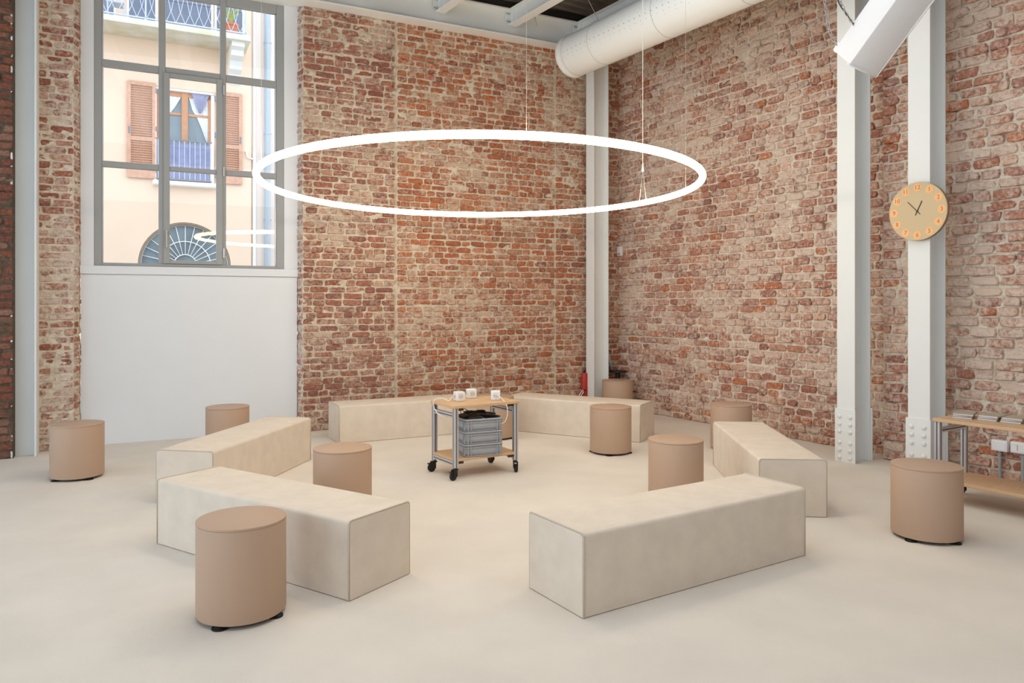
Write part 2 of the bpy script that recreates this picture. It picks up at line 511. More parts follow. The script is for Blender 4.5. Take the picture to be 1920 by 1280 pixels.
reveal(wall_back, 2.54, 2.503, 4.80, 5, M['brick_l'], M['mortar_r'])

# pier left of the window ------------------------------------------------------
wall_bl = wframe('wall_back_left', 'narrow brick pier between the left steel column and the window', 'wall')
pl = lay(-.10, .308, 0.0, 5.1, .0745, random.Random(11), .30)
brick_wall(wall_bl, pl, lambda x, z: ('pl', PAL_LEFT), M['brick_l'], (-.002, .012), ident, 300, cam_w)
mortar('mortar_field', -.10, .308, 0.0, 5.1, .02, M['mortar_r'], wall_bl, rough(2.0, -.001, .005, 0), .30)
reveal(wall_bl, .308, .357, 5.1, 15, M['brick_l'], M['mortar_r'])

# pier at the far left, its shade put into the brick colour ------------------------------------------------------
wall_l = wframe('wall_left', 'brick pier at the edge, coloured dark for shade, left of the left steel column', 'wall')
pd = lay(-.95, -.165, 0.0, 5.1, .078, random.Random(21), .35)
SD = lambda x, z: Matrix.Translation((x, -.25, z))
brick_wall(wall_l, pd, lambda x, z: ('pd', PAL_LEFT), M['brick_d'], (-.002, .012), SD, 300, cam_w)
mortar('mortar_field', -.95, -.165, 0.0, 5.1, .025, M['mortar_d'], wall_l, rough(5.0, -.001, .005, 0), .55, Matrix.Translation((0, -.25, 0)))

# right wall ----------------------------------------------------------------------
# local frame: x runs from the far corner towards the camera (world -Y), y outwards (world +X)
def rframe(name, X, Y, label):
    return empty(name, (X, Y, 0), R(-90), label, 'wall', None, 'structure')
wall_r = rframe('wall_right', 6.86, 7.99, 'pale lime-washed brick wall from the far corner to the first riveted column')
LEN = 7.99 - 3.93
cam_r = Vector((7.99, -6.86, 1.45))
wr = lay(0.0, LEN, 0.0, 5.30, .0855, random.Random(31), .52, lmin=.115, lmax=.235)
brick_wall(wall_r, wr, lambda x, z: ('wr', PAL_RIGHT), M['brick_r'], (.003, .022), ident, 300, cam_r)
mortar('mortar_field', 0.0, LEN, 0.0, 5.30, .0175, M['mortar_r'], wall_r, rough(7.0, -.003, .006, .10, .04), .30)
wall_rn = rframe('wall_right_near', 6.68, 3.965, 'nearer brick wall right of the riveted columns, behind the magazine table')
LN = 3.965 - 1.2
cam_rn = Vector((3.965, -6.68, 1.45))
wn = lay(0.0, LN, 0.0, 5.30, .0885, random.Random(41), .40, lmin=.125, lmax=.25)
brick_wall(wall_rn, wn, lambda x, z: ('wr', PAL_RIGHT), M['brick_r'], (.003, .024), ident, 300, (cam_rn.x - 1.2, cam_rn.y, cam_rn.z))
mortar('mortar_field', 0.0, LN, 0.0, 5.30, .0175, M['mortar_r'], wall_rn, rough(9.0, -.003, .006, .08, .04), .30)
bm = bmesh.new(); box2(bm, (6.70, -4.0, 0), (7.0, 1.2, 5.3))
tag(finish('wall_right_plain', bm, M['farwall'], smooth=0), 'plain warm plaster wall continuing behind the camera on the right', 'wall', kind='structure')

# glazed side (left): wall above the openings; closed rear wall
bm = bmesh.new(); box2(bm, (-4.65, -4.0, 3.9), (-4.45, 9.0, 5.3))
for y in (-4.0, -0.9, 2.2, 5.3, 8.4): box2(bm, (-4.65, y, 0), (-4.45, y + .25, 3.9))
tag(finish('wall_side_glazed', bm, M['farwall'], smooth=0), 'warm plaster side wall with large glazed openings, outside the view', 'wall', kind='structure')
bm = bmesh.new(); box2(bm, (-4.65, -4.15, 0), (7.0, -3.95, 5.3))
tag(finish('wall_rear', bm, M['farwall'], smooth=0), 'warm plaster rear wall, behind the camera', 'wall', kind='structure')
bm = bmesh.new(); box2(bm, (-4.65, 8.95, 0), (-.87, 9.2, 5.3))
tag(finish('wall_back_plain', bm, M['white'], smooth=0), 'plain white wall left of the shade-coloured pier, outside the view', 'wall', kind='structure')

# ceiling: corrugated deck ------------------------------------------------------
bm = bmesh.new()
pitch, x0, x1 = .16, -4.65, 7.1
prof = []
y = -4.15
while y < 9.0:
    prof += [(y, 5.24), (y + .065, 5.24), (y + .085, 5.28), (y + .14, 5.28)]; y += pitch
top = [bm.verts.new((x0, a, b)) for a, b in prof]; bot = [bm.verts.new((x1, a, b)) for a, b in prof]
for i in range(len(prof) - 1): bm.faces.new((top[i], bot[i], bot[i + 1], top[i + 1]))
a_, b_ = bm.verts.new((x0, -4.15, 5.4)), bm.verts.new((x1, -4.15, 5.4)); c_, d_ = bm.verts.new((x1, 9.0, 5.4)), bm.verts.new((x0, 9.0, 5.4))
bm.faces.new((a_, b_, c_, d_))
tag(finish('ceiling', bm, M['deck'], smooth=0), 'dark corrugated metal ceiling deck above the white beams', 'ceiling', kind='structure')

# main beam along the window wall -------------------------------------------------
beam = wframe('steel_edge_beam', 'long white steel beam along the top of the window wall', 'beam')
bm = bmesh.new(); box2(bm, (-1.0, -.205, 4.80), (6.86, .02, 4.818), .002); finish('lower_flange', bm, M['steel'], beam)
bm = bmesh.new(); box2(bm, (-1.0, -.105, 4.818), (6.86, -.09, 5.13)); finish('web', bm, M['steel'], beam)
bm = bmesh.new(); box2(bm, (-1.0, -.205, 5.13), (6.86, .02, 5.15), .002); finish('upper_flange', bm, M['steel'], beam)
bm = bmesh.new(); box2(bm, (-1.0, -.19, 5.15), (6.86, .35, 5.245)); finish('bearing_strip', bm, M['edge'], beam)
bm = bmesh.new(); box2(bm, (-1.0, 0.005, 4.818), (6.86, .30, 5.15)); finish('wall_head', bm, M['steel'], beam)

# cross beams ----------------------------------------------------------------------
def cross_beam(xc, label):
    yend = 8.62 + (xc - .065) * math.tan(WA) - .115
    t = empty('ceiling_beam', (xc, yend, 4.95), 0, label, 'beam', 'white ceiling beams', 'structure')
    bm = bmesh.new(); box2(bm, (-.062, -11.5, 0), (.062, -.03, .012), .002); finish('lower_flange', bm, M['steel'], t)
    bm = bmesh.new(); box2(bm, (-.005, -11.5, .012), (.005, 0, .19)); finish('web', bm, M['steel'], t)
    bm = bmesh.new(); box2(bm, (-.062, -11.5, .19), (.062, -.0, .203), .002); finish('upper_flange', bm, M['steel'], t)
    for sx in (-1, 1):
        bm = bmesh.new()
        box2(bm, (sx * .006, -.085, .03), (sx * .014, -.002, .185)); box2(bm, (sx * .006, -.012, .03), (sx * .085, -.002, .185))
        cl = finish('bolted_cleat', bm, M['steel'], t)
        bm = bmesh.new()
        for z in (.055, .155):
            for x in (.035, .065): cyl(bm, (sx * x, -.017, z), .010, .012, 6, axis='Y')
        finish('bolt_heads', bm, M['chain'], cl)
    return t
for i, (x, lb) in enumerate(((4.16, 'white ceiling beam farthest from the duct of those meeting the edge beam'), (5.13, 'white ceiling beam next to the duct, middle of the three in view'),
                             (6.12, 'white ceiling beam directly above the white round duct'))):
    cross_beam(x, lb)
for x in (3.19, 2.22, 1.25, .28): cross_beam(x, 'white ceiling beam over the hall, above the frame')

# columns ------------------------------------------------------------------------------
rivet_me = None
def column(name, loc, label, w, d, htop, rz=0.0, plate=None, open_front=False):
    """H section, local +y = width direction, -x = front flange"""
    global rivet_me
    t = empty(name, loc, rz, label, 'column', None, 'structure')
    th = .016
    bm = bmesh.new(); box2(bm, (0, -w / 2, 0), (th, w / 2, htop), .003); finish('front_flange', bm, M['steel'], t)
    bm = bmesh.new(); box2(bm, (d - th, -w / 2, 0), (d, w / 2, htop), .003); finish('rear_flange', bm, M['steel'], t)
    bm = bmesh.new(); box2(bm, (th, -.007, 0), (d - th, .007, htop)); finish('web', bm, M['steel'], t)
    if plate:
        bm = bmesh.new(); box2(bm, (-.014, -w / 2 - .012, 0), (0, w / 2 + .012, plate), .002); pf = finish('base_plate', bm, M['steel'], t)
        bm = bmesh.new(); box2(bm, (d, -w / 2 - .012, 0), (d + .014, w / 2 + .012, plate), .002); finish('base_plate', bm, M['steel'], t)
        if rivet_me is None:
            b2 = bmesh.new()
            bmesh.ops.create_uvsphere(b2, u_segments=10, v_segments=6, radius=.021)
            for v in b2.verts: v.co.x *= .75
            for f in b2.faces: f.smooth = True
            rivet_me = bpy.data.meshes.new('rivet'); b2.to_mesh(rivet_me); b2.free(); rivet_me.materials.append(M['steel'])
        zs = [plate * k for k in (.085, .225, .365, .575, .715, .855)]
        for z in zs:
            for yy in (-.052, .052):
                o = bpy.data.objects.new('rivet', rivet_me); COL.objects.link(o); o.parent = pf; o.location = (-.016, yy, z)
        for z in zs:                       # rivets on the inner side of the flanges
            for xx in (th + .004, ):
                o = bpy.data.objects.new('rivet', rivet_me); COL.objects.link(o); o.parent = t; o.location = (th + .012, -.055, z)
        bm = bmesh.new(); box2(bm, (th, -.007 - .012, 0), (d - th, -.007, plate)); wp = finish('web_plate', bm, M['steel'], t)
        for z in zs:
            o = bpy.data.objects.new('rivet', rivet_me); COL.objects.link(o); o.parent = wp; o.location = (.11, -.022, z); o.rotation_euler = (0, 0, R(90))
    return t
column('steel_column', (6.255, 4.068, 0), 'white steel column with riveted foot, left of the clock column', .178, .25, 5.24, plate=.484)
column('steel_column', (6.255, 3.402, 0), 'white steel column with riveted foot that carries the round clock', .186, .25, 5.24, plate=.484)
column('steel_column', (6.255, 7.772, 0), 'white steel column in the far corner of the hall', .160, .26, 5.24)
# left column: its open side faces the room
column('steel_column', (-.135, 8.52, 0), 'white steel column beside the brick pier left of the window', .25, .205, 5.24, rz=WA)

# ---------------------------------------------------------------- window
WIN = wframe('window_1', 'tall grey steel window with nine panes in the white surround', 'window')
FD = .15           # depth of the frame plane behind the brick face
def wbox(name, a, b, m, parent=None, bev=.004):
    bm = bmesh.new(); box2(bm, a, b, bev)
    return finish(name, bm, m, parent or WIN)
ZT = 5.06
# white surround and panel below (setting)
SUR = wframe('trim_1', 'white surround and tall white panel below the window', 'trim')
def sbox(name, a, b, bev=.003):
    bm = bmesh.new(); box2(bm, a, b, bev); return finish(name, bm, M['white'], SUR)
sbox('panel', (.362, FD - .02, 0.0), (2.50, FD + .10, 1.745))
sbox('sill', (.352, FD - .045, 1.747), (2.512, FD + .10, 1.832))
sbox('jamb_lining', (.355, FD - .02, 1.83), (.476, FD + .12, ZT))
sbox('jamb_lining', (2.357, FD - .02, 1.83), (2.52, FD + .12, ZT))
# outer frame
y0, y1 = FD - .005, FD + .07
wbox('outer_frame', (.474, y0, 1.835), (.545, y1, ZT), M['frame'])
wbox('outer_frame', (2.277, y0, 1.835), (2.358, y1, ZT), M['frame'])
wbox('bottom_rail', (.545, y0, 1.835), (2.277, y1, 1.866), M['frame'])
for a, b in ((1.073, 1.140), (1.682, 1.742)): wbox('mullion', (a, y0, 1.866), (b, y1, ZT), M['frame'])
for a, b in ((.545, 1.073), (1.140, 1.682), (1.742, 2.277)):
    wbox('transom', (a, y0 + .004, 3.884), (b, y1 - .004, 3.955), M['frame'])
    wbox('transom', (a, y0 + .004, 4.72), (b, y1 - .004, ZT), M['frame'])
for a, b in ((.545, 1.073), (1.742, 2.277)): wbox('transom', (a, y0 + .004, 2.853), (b, y1 - .004, 2.913), M['frame'])
# glazing beads (paler lip seen round the panes)
for a in (.545, 2.262): wbox('glazing_bead', (a, y0 + .02, 1.866), (a + .015, y1 - .01, ZT - .35), M['alu'])
# opening sash in the middle bay
SASH = empty('sash', (0, 0, 0)); SASH.parent = WIN
ys, ye = FD - .022, FD + .04
for nm, a, b in (('stile', (1.118, ys, 1.868), (1.180, ye, 3.892)), ('stile', (1.642, ys, 1.868), (1.706, ye, 3.892)),
                 ('rail', (1.180, ys, 1.868), (1.642, ye, 1.905)), ('rail', (1.180, ys, 3.850), (1.642, ye, 3.892)), ('rail', (1.180, ys + .01, 2.856), (1.642, ye, 2.902))):
    wbox(nm, a, b, M['frame'], SASH)
bm = bmesh.new(); box2(bm, (1.134, ys - .014, 2.165), (1.160, ys, 2.225), .004); box2(bm, (1.139, ys - .040, 2.185), (1.155, ys - .012, 2.205), .003); box2(bm, (1.138, ys - .046, 2.035), (1.156, ys - .032, 2.208), .004)
finish('window_handle', bm, M['chrome'], WIN)
for z in (1.995, 2.885, 3.775):
    bm = bmesh.new(); cyl(bm, (1.716, ys - .006, z), .010, .105, 12); finish('hinge', bm, M['alu'], WIN)
# panes
def pane(a, b, z0, z1, parent=WIN, yy=FD + .035):
    bm = bmesh.new()
    vs = [bm.verts.new(p) for p in ((a, yy, z0), (b, yy, z0), (b, yy, z1), (a, yy, z1))]
    bm.faces.new(vs)
    finish('pane', bm, M['pane_in'], parent, smooth=0)
for a, b in ((.545, 1.073), (1.742, 2.277)):
    pane(a, b, 1.866, 2.853); pane(a, b, 2.913, 3.884)
for a, b in ((.545, 1.073), (1.140, 1.682), (1.742, 2.277)): pane(a, b, 3.955, 4.72)
pane(1.180, 1.642, 1.905, 2.856, SASH, FD + .02); pane(1.180, 1.642, 2.902, 3.850, SASH, FD + .02)

# ---------------------------------------------------------------- benches
def rounded(w, h, rr, n=5):
    """cover profile (y, z): up one long side, over the top, down the other"""
    pts = [(-w / 2, .004)]
    for k in range(n + 1):
        a = math.pi - k * math.pi / 2 / n
        pts.append((-w / 2 + rr + rr * math.cos(a), h - rr + rr * math.sin(a)))
    for k in range(n + 1):
        a = math.pi / 2 - k * math.pi / 2 / n
        pts.append((w / 2 - rr + rr * math.cos(a), h - rr + rr * math.sin(a)))
    pts.append((w / 2, .004))
    return pts
BL, BW, BH = 1.611, .445, .388
def make_bench():
    t = empty('bench')
    pr = rounded(BW, BH, .020)
    bm = bmesh.new(); prism(bm, pr, (BL - .02, 0, 0), lambda p: Vector((-BL / 2 + .01, p[0], p[1]))); finish('cover', bm, M['bench'], t, 30)
    pe = rounded(BW - .006, BH - .003, .018)
    for s in (-1, 1):
        bm = bmesh.new(); prism(bm, pe, (.012, 0, 0), lambda p: Vector((s * (BL / 2 - .006) - .006, p[0], p[1]))); finish('end_panel', bm, M['bench'], t, 30)
        path = [(s * (BL / 2 - .005), p[0], p[1]) for p in rounded(BW + .002, BH + .001, .020)]
        bm = bmesh.new(); tube(bm, path, .0045, 6); finish('piping', bm, M['piping'], t, 60)
    return t
proto = make_bench()
BENCHES = [((2.941, 2.917), 359.55, 'long cream bench in front on the right, its back long side lit by the ring'),
           ((4.837, 3.861), 52.88, 'long cream bench on the right, pointing at the riveted columns'),
           ((5.145, 6.603), 298.43, 'long cream bench at the far right, before the corner column'),
           ((3.497, 7.559), 354.26, 'long cream bench at the back, before the brick wall and left of the trolley'),
           ((1.480, 6.379), 47.41, 'long cream bench on the left before the white panel, behind another bench'),
           ((1.179, 4.300), 294.21, 'long cream bench in front on the left, half hidden by a tan stool')]
for i, (p, a, lb) in enumerate(BENCHES):
    o = proto if i == 0 else copy_tree(proto)
    o.location = (p[0], p[1], 0); o.rotation_euler = (0, 0, R(a))
    tag(o, lb, 'bench', 'cream benches set in a ring')

# ---------------------------------------------------------------- stools
def make_stool():
    t = empty('stool')
    bm = bmesh.new(); cyl(bm, (0, 0, (.020 + .437) / 2), .200, .417, 72, bev=.003); finish('body', bm, M['stool'], t, 30)
    bm = bmesh.new(); cyl(bm, (0, 0, .4425), .2005, .011, 72, bev=.002); finish('top', bm, M['stool'], t, 30)
    bm = bmesh.new(); cyl(bm, (0, 0, .017), .185, .008, 48); finish('base', bm, M['darkgap'], t, 30)
    for k in range(4):
        a = k * math.pi / 2
        bm = bmesh.new(); cyl(bm, (.172 * math.cos(a), .172 * math.sin(a), .0035), .036, .007, 20); cyl(bm, (.172 * math.cos(a), .172 * math.sin(a), .0105), .034, .012, 20, r2=.017)
        finish('foot', bm, M['black'], t, 30)
    return t
ps = make_stool()
STOOLS = [((.835, 3.623), 225, 'tan cylindrical stool nearest the camera, in front of the left bench'),
          ((.337, 7.201), 205, 'tan cylindrical stool standing alone in front of the brick pier at the left'),
          ((1.618, 7.594), 30, 'tan cylindrical stool before the white panel, behind the left bench'),
          ((1.831, 5.003), 20, 'tan cylindrical stool inside the ring, behind the front left bench'),
          ((4.224, 6.867), 40, 'tan cylindrical stool hidden behind the trolley and its crates'),
          ((4.748, 5.578), 225, 'tan cylindrical stool in front of the far right bench'),
          ((6.440, 7.430), 15, 'tan cylindrical stool in the corner beside the far column'),
          ((5.873, 5.064), 15, 'tan cylindrical stool by the right brick wall, behind the right bench'),
          ((4.012, 3.977), 15, 'tan cylindrical stool inside the ring, behind the front right bench'),
          ((4.688, 2.502), 180, 'tan cylindrical stool at the right, before the magazine table')]
for i, (p, a, lb) in enumerate(STOOLS):
    o = ps if i == 0 else copy_tree(ps)
    o.location = (p[0], p[1], 0); o.rotation_euler = (0, 0, R(a))
    tag(o, lb, 'stool', 'tan cylindrical stools')

# ---------------------------------------------------------------- trolley and magazine table
def profile(bm, a, b, w=.04):
    """square aluminium bar"""
    box2(bm, a, b, .003)
def make_trolley(name, loc, L, W, label, cat):
    t = empty(name, loc, 0, label, cat)
    H = .61
    g = .04
    bm = bmesh.new(); box2(bm, (-.008, -.008, H - .024), (L + .008, W + .008, H), .003); finish('table_top', bm, M['wood'], t)
    bm = bmesh.new(); box2(bm, (.002, .002, .150), (L - .002, W - .002, .172), .003); finish('lower_shelf', bm, M['wood'], t)
    for x in (0, L - g):
        for y in (0, W - g):
            bm = bmesh.new(); box2(bm, (x, y, .098), (x + g, y + g, H - .024), .003); lg = finish('leg', bm, M['alu'], t)
            bm = bmesh.new()
            for (ax, ay, bx, by) in ((x + .015, y - .0008, x + .025, y + .003), (x + .015, y + g - .003, x + .025, y + g + .0008), (x - .0008, y + .015, x + .003, y + .025), (x + g - .003, y + .015, x + g + .0008, y + .025)):
                box2(bm, (ax, ay, .098), (bx, by, H - .024))
            finish('groove', bm, M['groove'], lg)
    for z in (.505, .112):
        if L < W:
            for y in (0, W - g):
                bm = bmesh.new(); box2(bm, (g, y + .002, z), (L - g, y + g - .002, z + .036), .003); rl = finish('rail', bm, M['alu'], t)
                bm = bmesh.new()
                for yy in (y + .0012, y + g - .0042): box2(bm, (g, yy, z + .013), (L - g, yy + .003, z + .023))
                finish('groove', bm, M['groove'], rl)
            continue
        for x in (0, L - g):
            bm = bmesh.new(); box2(bm, (x + .002, g, z), (x + g - .002, W - g, z + .036), .003); rl = finish('rail', bm, M['alu'], t)
            bm = bmesh.new()
            for xx in (x + .0012, x + g - .0042): box2(bm, (xx, g, z + .013), (xx + .003, W - g, z + .023))
            finish('groove', bm, M['groove'], rl)
    for y in (.012,):
        for x, s in ((g, 1), (L - g, -1)):
            for z in (H - .046, .128):
                bm = bmesh.new(); box2(bm, (x, y, z), (x + s * .055, y + .016, z + .020), .003); finish('bracket', bm, M['darkgap'], t)
    k = 0
    for x in (g / 2, L - g / 2):
        for y in (g / 2, W - g / 2):
            ang = (200, 170, 250, 95)[k]; k += 1
            dx, dy = math.cos(R(ang)), math.sin(R(ang))
            c = empty('caster', (x, y, 0)); c.parent = t
            rot = Matrix.Rotation(R(ang), 3, 'Z')
            cxy = (dx * .028, dy * .028)
            bm = bmesh.new()
            vs = cyl(bm, (0, 0, 0), .034, .024, 24, axis='Y', bev=.004)
            bmesh.ops.transform(bm, matrix=Matrix.Translation((cxy[0], cxy[1], .034)) @ rot.to_4x4(), verts=bm.verts)
            finish('wheel', bm, M['black'], c)
            bm = bmesh.new()
            for s in (-1, 1): box(bm, (.014, s * .016, .055), (.046, .004, .055), .002)
            box(bm, (.006, 0, .085), (.052, .036, .010), .002); 
            cyl(bm, (0, 0, .094), .012, .012, 12)
            box(bm, (.050, 0, .070), (.026, .026, .010), .003)
            bmesh.ops.transform(bm, matrix=rot.to_4x4(), verts=bm.verts)
            finish('fork', bm, M['black'], c)
    return t
make_trolley('trolley', (2.915, 5.375, 0), .625, .415, 'low wheeled trolley with a wooden top in the middle of the benches', 'trolley')
make_trolley('magazine_table', (5.555, 2.265, 0), .415, .645, 'low wheeled table with a wooden top holding magazines by the right wall', 'table')

# crates on the trolley's lower shelf ------------------------------------------------
def rrect(w, d, rr, n=4):
    pts = []
    for cx, cy, a0 in ((w / 2 - rr, d / 2 - rr, 0), (-w / 2 + rr, d / 2 - rr, 90), (-w / 2 + rr, -d / 2 + rr, 180), (w / 2 - rr, -d / 2 + rr, 270)):
        for k in range(n + 1):
            a = R(a0 + 90 * k / n); pts.append((cx + rr * math.cos(a), cy + rr * math.sin(a)))
    return pts
CW, CD, CH = .345, .265, .103
def make_crate():
    t = empty('crate')
    bm = bmesh.new()
    # open tray: outer wall, floor, inner wall
    o0, o1 = rrect(CW - .030, CD - .030, .022), rrect(CW - .018, CD - .018, .024)
    i1 = rrect(CW - .028, CD - .028, .020); i0 = rrect(CW - .040, CD - .040, .018)
    rings = [[bm.verts.new((x, y, z)) for x, y in rg] for rg, z in ((o0, .0), (o1, CH), (i1, CH), (i0, .006))]
    n = len(o0)
    for A, B in zip(rings[:-1], rings[1:]):
        for j in range(n): bm.faces.new((A[j], A[(j + 1) % n], B[(j + 1) % n], B[j]))
    bm.faces.new(rings[0][::-1]); bm.faces.new(rings[3])
    finish('tray', bm, M['crate'], t, 40)
    for z0, z1, gr in ((CH - .012, CH + .001, 0.0), (CH - .030, CH - .024, -.004), (.004, .010, -.012)):
        bm = bmesh.new()
        a, b = rrect(CW + gr, CD + gr, .026), rrect(CW - .024, CD - .024, .020)
        r_ = [[bm.verts.new((x, y, z)) for x, y in rg] for rg, z in ((b, z0), (a, z0), (a, z1), (b, z1))]
        for A, B in ((r_[0], r_[1]), (r_[1], r_[2]), (r_[2], r_[3])):
            for j in range(n): bm.faces.new((A[j], A[(j + 1) % n], B[(j + 1) % n], B[j]))
        finish('rim', bm, M['crate'], t, 40)
    for x in (-CW / 2 + .055, -CW / 2 + .030, CW / 2 - .055, CW / 2 - .030):
        for s in (-1, 1):
            bm = bmesh.new(); box2(bm, (x - .003, s * (CD / 2 - .014), .006), (x + .003, s * (CD / 2 - .002), CH - .012)); finish('rib', bm, M['crate'], t)
    for y in (-CD / 2 + .055, -CD / 2 + .030, CD / 2 - .055):
        for s in (-1, 1):
            bm = bmesh.new(); box2(bm, (s * (CW / 2 - .014), y - .003, .006), (s * (CW / 2 - .002), y + .003, CH - .012)); finish('rib', bm, M['crate'], t)
    return t
pc = make_crate()
CR = Matrix.Rotation(R(-9), 3, 'Z')
cc = Vector((3.020, 5.386, 0)) + CR @ Vector((CW / 2, CD / 2, 0))
for i, lb in enumerate(('grey plastic crate on the trolley shelf, bottom of the stack of three', 'grey plastic crate in the middle of the stack of three on the trolley',
                        'grey plastic crate topmost of the trolley stack, with black lid flaps')):
    o = pc if i == 0 else copy_tree(pc)
    o.location = (cc.x, cc.y, .1725 + i * .1045); o.rotation_euler = (0, 0, R(-9))
    tag(o, lb, 'crate', 'grey crates stacked on the trolley')
    top_crate = o
for (x, y, w, d, rx, ry, z) in ((-.090, .0, .15, .245, 3, -9, .012), (.080, .02, .16, .235, -4, 8, .014), (.0, .085, .20, .06, 18, 0, .026)):
    bm = bmesh.new(); box(bm, (x, y, CH + z), (w, d, .006), .002, (Matrix.Rotation(R(rx), 3, 'X') @ Matrix.Rotation(R(ry), 3, 'Y')))
    for k in (-1, 1): box(bm, (x + k * w * .25, y, CH + z + .008), (w * .3, d * .5, .012), .003, (Matrix.Rotation(R(rx), 3, 'X') @ Matrix.Rotation(R(ry), 3, 'Y')))
    finish('lid_flap', bm, M['lid'], top_crate)

# socket cubes -------------------------------------------------------------------------
def socket_cube(loc, rz, label, cable, cm='cablew'):
    t = empty('socket_cube', loc, rz, label, 'power socket', 'white socket cubes on the trolley')
    s = .080
    bm = bmesh.new(); box(bm, (0, 0, s / 2), (s, s, s), .007, None, 3); finish('cube_shell', bm, M['plastic'], t)
    for ax, sg in (('Y', -1), ('X', -1), ('X', 1), ('Y', 1)):
        bm = bmesh.new()
        p = Vector((0, sg * s / 2, s / 2)) if ax == 'Y' else Vector((sg * s / 2, 0, s / 2))
        cyl(bm, p, .0235, .0016, 24, axis=ax); f = finish('socket_face', bm, M['socket'], t)
        bm = bmesh.new()
        for k in (-1, 1):
            q = p + (Vector((k * .0095, sg * .0008, 0)) if ax == 'Y' else Vector((sg * .0008, k * .0095, 0)))
            cyl(bm, q, .003, .002, 10, axis=ax)
        finish('socket_holes', bm, M['holes'], f)
    if cable:
        bm = bmesh.new(); tube(bm, smoothpath(cable), .0035, 8); finish('cable', bm, M[cm], t, 60)
    return t
TZ = .6105
Rz = lambda p, a: Matrix.Rotation(R(-a), 3, 'Z') @ Vector(p)
def local(c, a, pts): return [Matrix.Rotation(R(-a), 3, 'Z') @ (Vector(p) - Vector((c[0], c[1], TZ))) for p in pts]
c1 = (3.105, 5.640)
socket_cube((c1[0], c1[1], TZ), R(-6), 'white socket cube with its cable looping over the trolley edge',
            local(c1, -6, [(3.065, 5.640, .645), (3.03, 5.63, .650), (2.99, 5.61, .622), (2.955, 5.66, .640), (2.915, 5.70, .635), (2.88, 5.69, .59), (2.885, 5.63, .53), (2.91, 5.57, .505), (2.97, 5.56, .500), (3.03, 5.56, .50)]))
c2 = (3.290, 5.755)
socket_cube((c2[0], c2[1], TZ), R(-14), 'white socket cube at the back of the trolley top, between two others', None)
c3 = (3.405, 5.530)
socket_cube((c3[0], c3[1], TZ), R(-32), 'white socket cube near the right end of the trolley top, cable hanging in front',
            local(c3, -32, [(3.385, 5.495, .655), (3.395, 5.455, .650), (3.41, 5.38, .600), (3.413, 5.352, .55), (3.405, 5.345, .49), (3.375, 5.355, .435), (3.30, 5.39, .440), (3.22, 5.44, .482), (3.19, 5.47, .500)]))
for pts, lb in (([(3.02, 5.46, .584), (3.02, 5.46, .54), (3.04, 5.46, .500), (3.10, 5.48, .490), (3.20, 5.50, .495)], 'dark cable dropping steeply from under the trolley top into the crate'),
                ([(3.06, 5.50, .584), (3.09, 5.50, .555), (3.16, 5.50, .515), (3.24, 5.50, .495)], 'dark cable slanting from under the trolley top to the crate lid')):
    bm = bmesh.new(); tube(bm, smoothpath(pts), .003, 8)
    tag(finish('loose_cable', bm, M['cabled'], None, 60), lb, 'cable', 'dark cables under the trolley top')

# magazines on the table -----------------------------------------------------------------
def magazine(loc, rz, th, label):
    t = empty('magazine', loc, R(rz), label, 'magazine', 'magazines on the right table')
    w, l = .128, .205
    bm = bmesh.new(); box2(bm, (.002, .002, .0012), (w - .001, l - .002, th - .0012)); finish('pages', bm, M['paper'], t, 0)
    bm = bmesh.new(); box2(bm, (0, 0, th - .0012), (w, l, th)); box2(bm, (w - .0015, 0, 0), (w, l, th)); finish('cover', bm, M['cover'], t, 0)
    bm = bmesh.new(); box2(bm, (0, 0, 0), (w, l, .0012)); finish('back_cover', bm, M['coverd'], t, 0)
stacks = [('left pile, beside the column', (5.662, 2.840), -69), ('middle pile', (5.733, 2.700), -86), ('right pile, at the frame edge', (5.748, 2.555), -82)]
for nm, p, a in stacks:
    z = .6102
    for k, (th, da, lv) in enumerate(((.012, 0, 'bottom'), (.011, 4, 'middle'), (.012, -3, 'top'))):
        magazine((p[0] + .004 * k, p[1] - .003 * k, z), a + da, th, 'thick grey-covered magazine, %s of the %s' % (lv, nm))
        z += th + .0004

# wall sockets --------------------------------------------------------------------------
def wall_socket(y0, y1, z0, z1, yc, label, holes):
    t = empty('wall_socket', (6.655, (y0 + y1) / 2, 0), 0, label, 'wall socket', 'white socket boxes on grey conduits')
    h = (y1 - y0) / 2
    bm = bmesh.new(); box2(bm, (-.055, -h, z0), (.012, h, z1), .005, 2); finish('socket_box', bm, M['plastic'], t)
    bm = bmesh.new(); box2(bm, (-.059, -h + .012, z0 + .010), (-.054, h - .012, z1 - .010), .002); pl = finish('cover_plate', bm, M['plastic'], t)
    bm = bmesh.new()
    for yy in holes:
        for dz in (-.016, 0, .016): cyl(bm, (-.0595, yy, (z0 + z1) / 2 + dz), .0035, .003, 10, axis='X')
    if holes: finish('socket_holes', bm, M['holes'], pl)
    else: bm.free()
    bm = bmesh.new(); cyl(bm, (-.02, yc, z0 / 2), .0125, z0, 16); finish('conduit', bm, M['conduit'], t)
    bm = bmesh.new()
    for z in (.02, z0 - .03): box2(bm, (-.036, yc - .017, z), (.0, yc + .017, z + .012), .002)
    finish('conduit_clip', bm, M['conduit'], t)
wall_socket(2.880, 3.000, .250, .338, .01, 'white blank socket box on a grey conduit, beside the table leg', [])
wall_socket(2.725, 2.858, .255, .342, -.01, 'white socket box with pin holes on a grey conduit, at the frame edge', [.012])
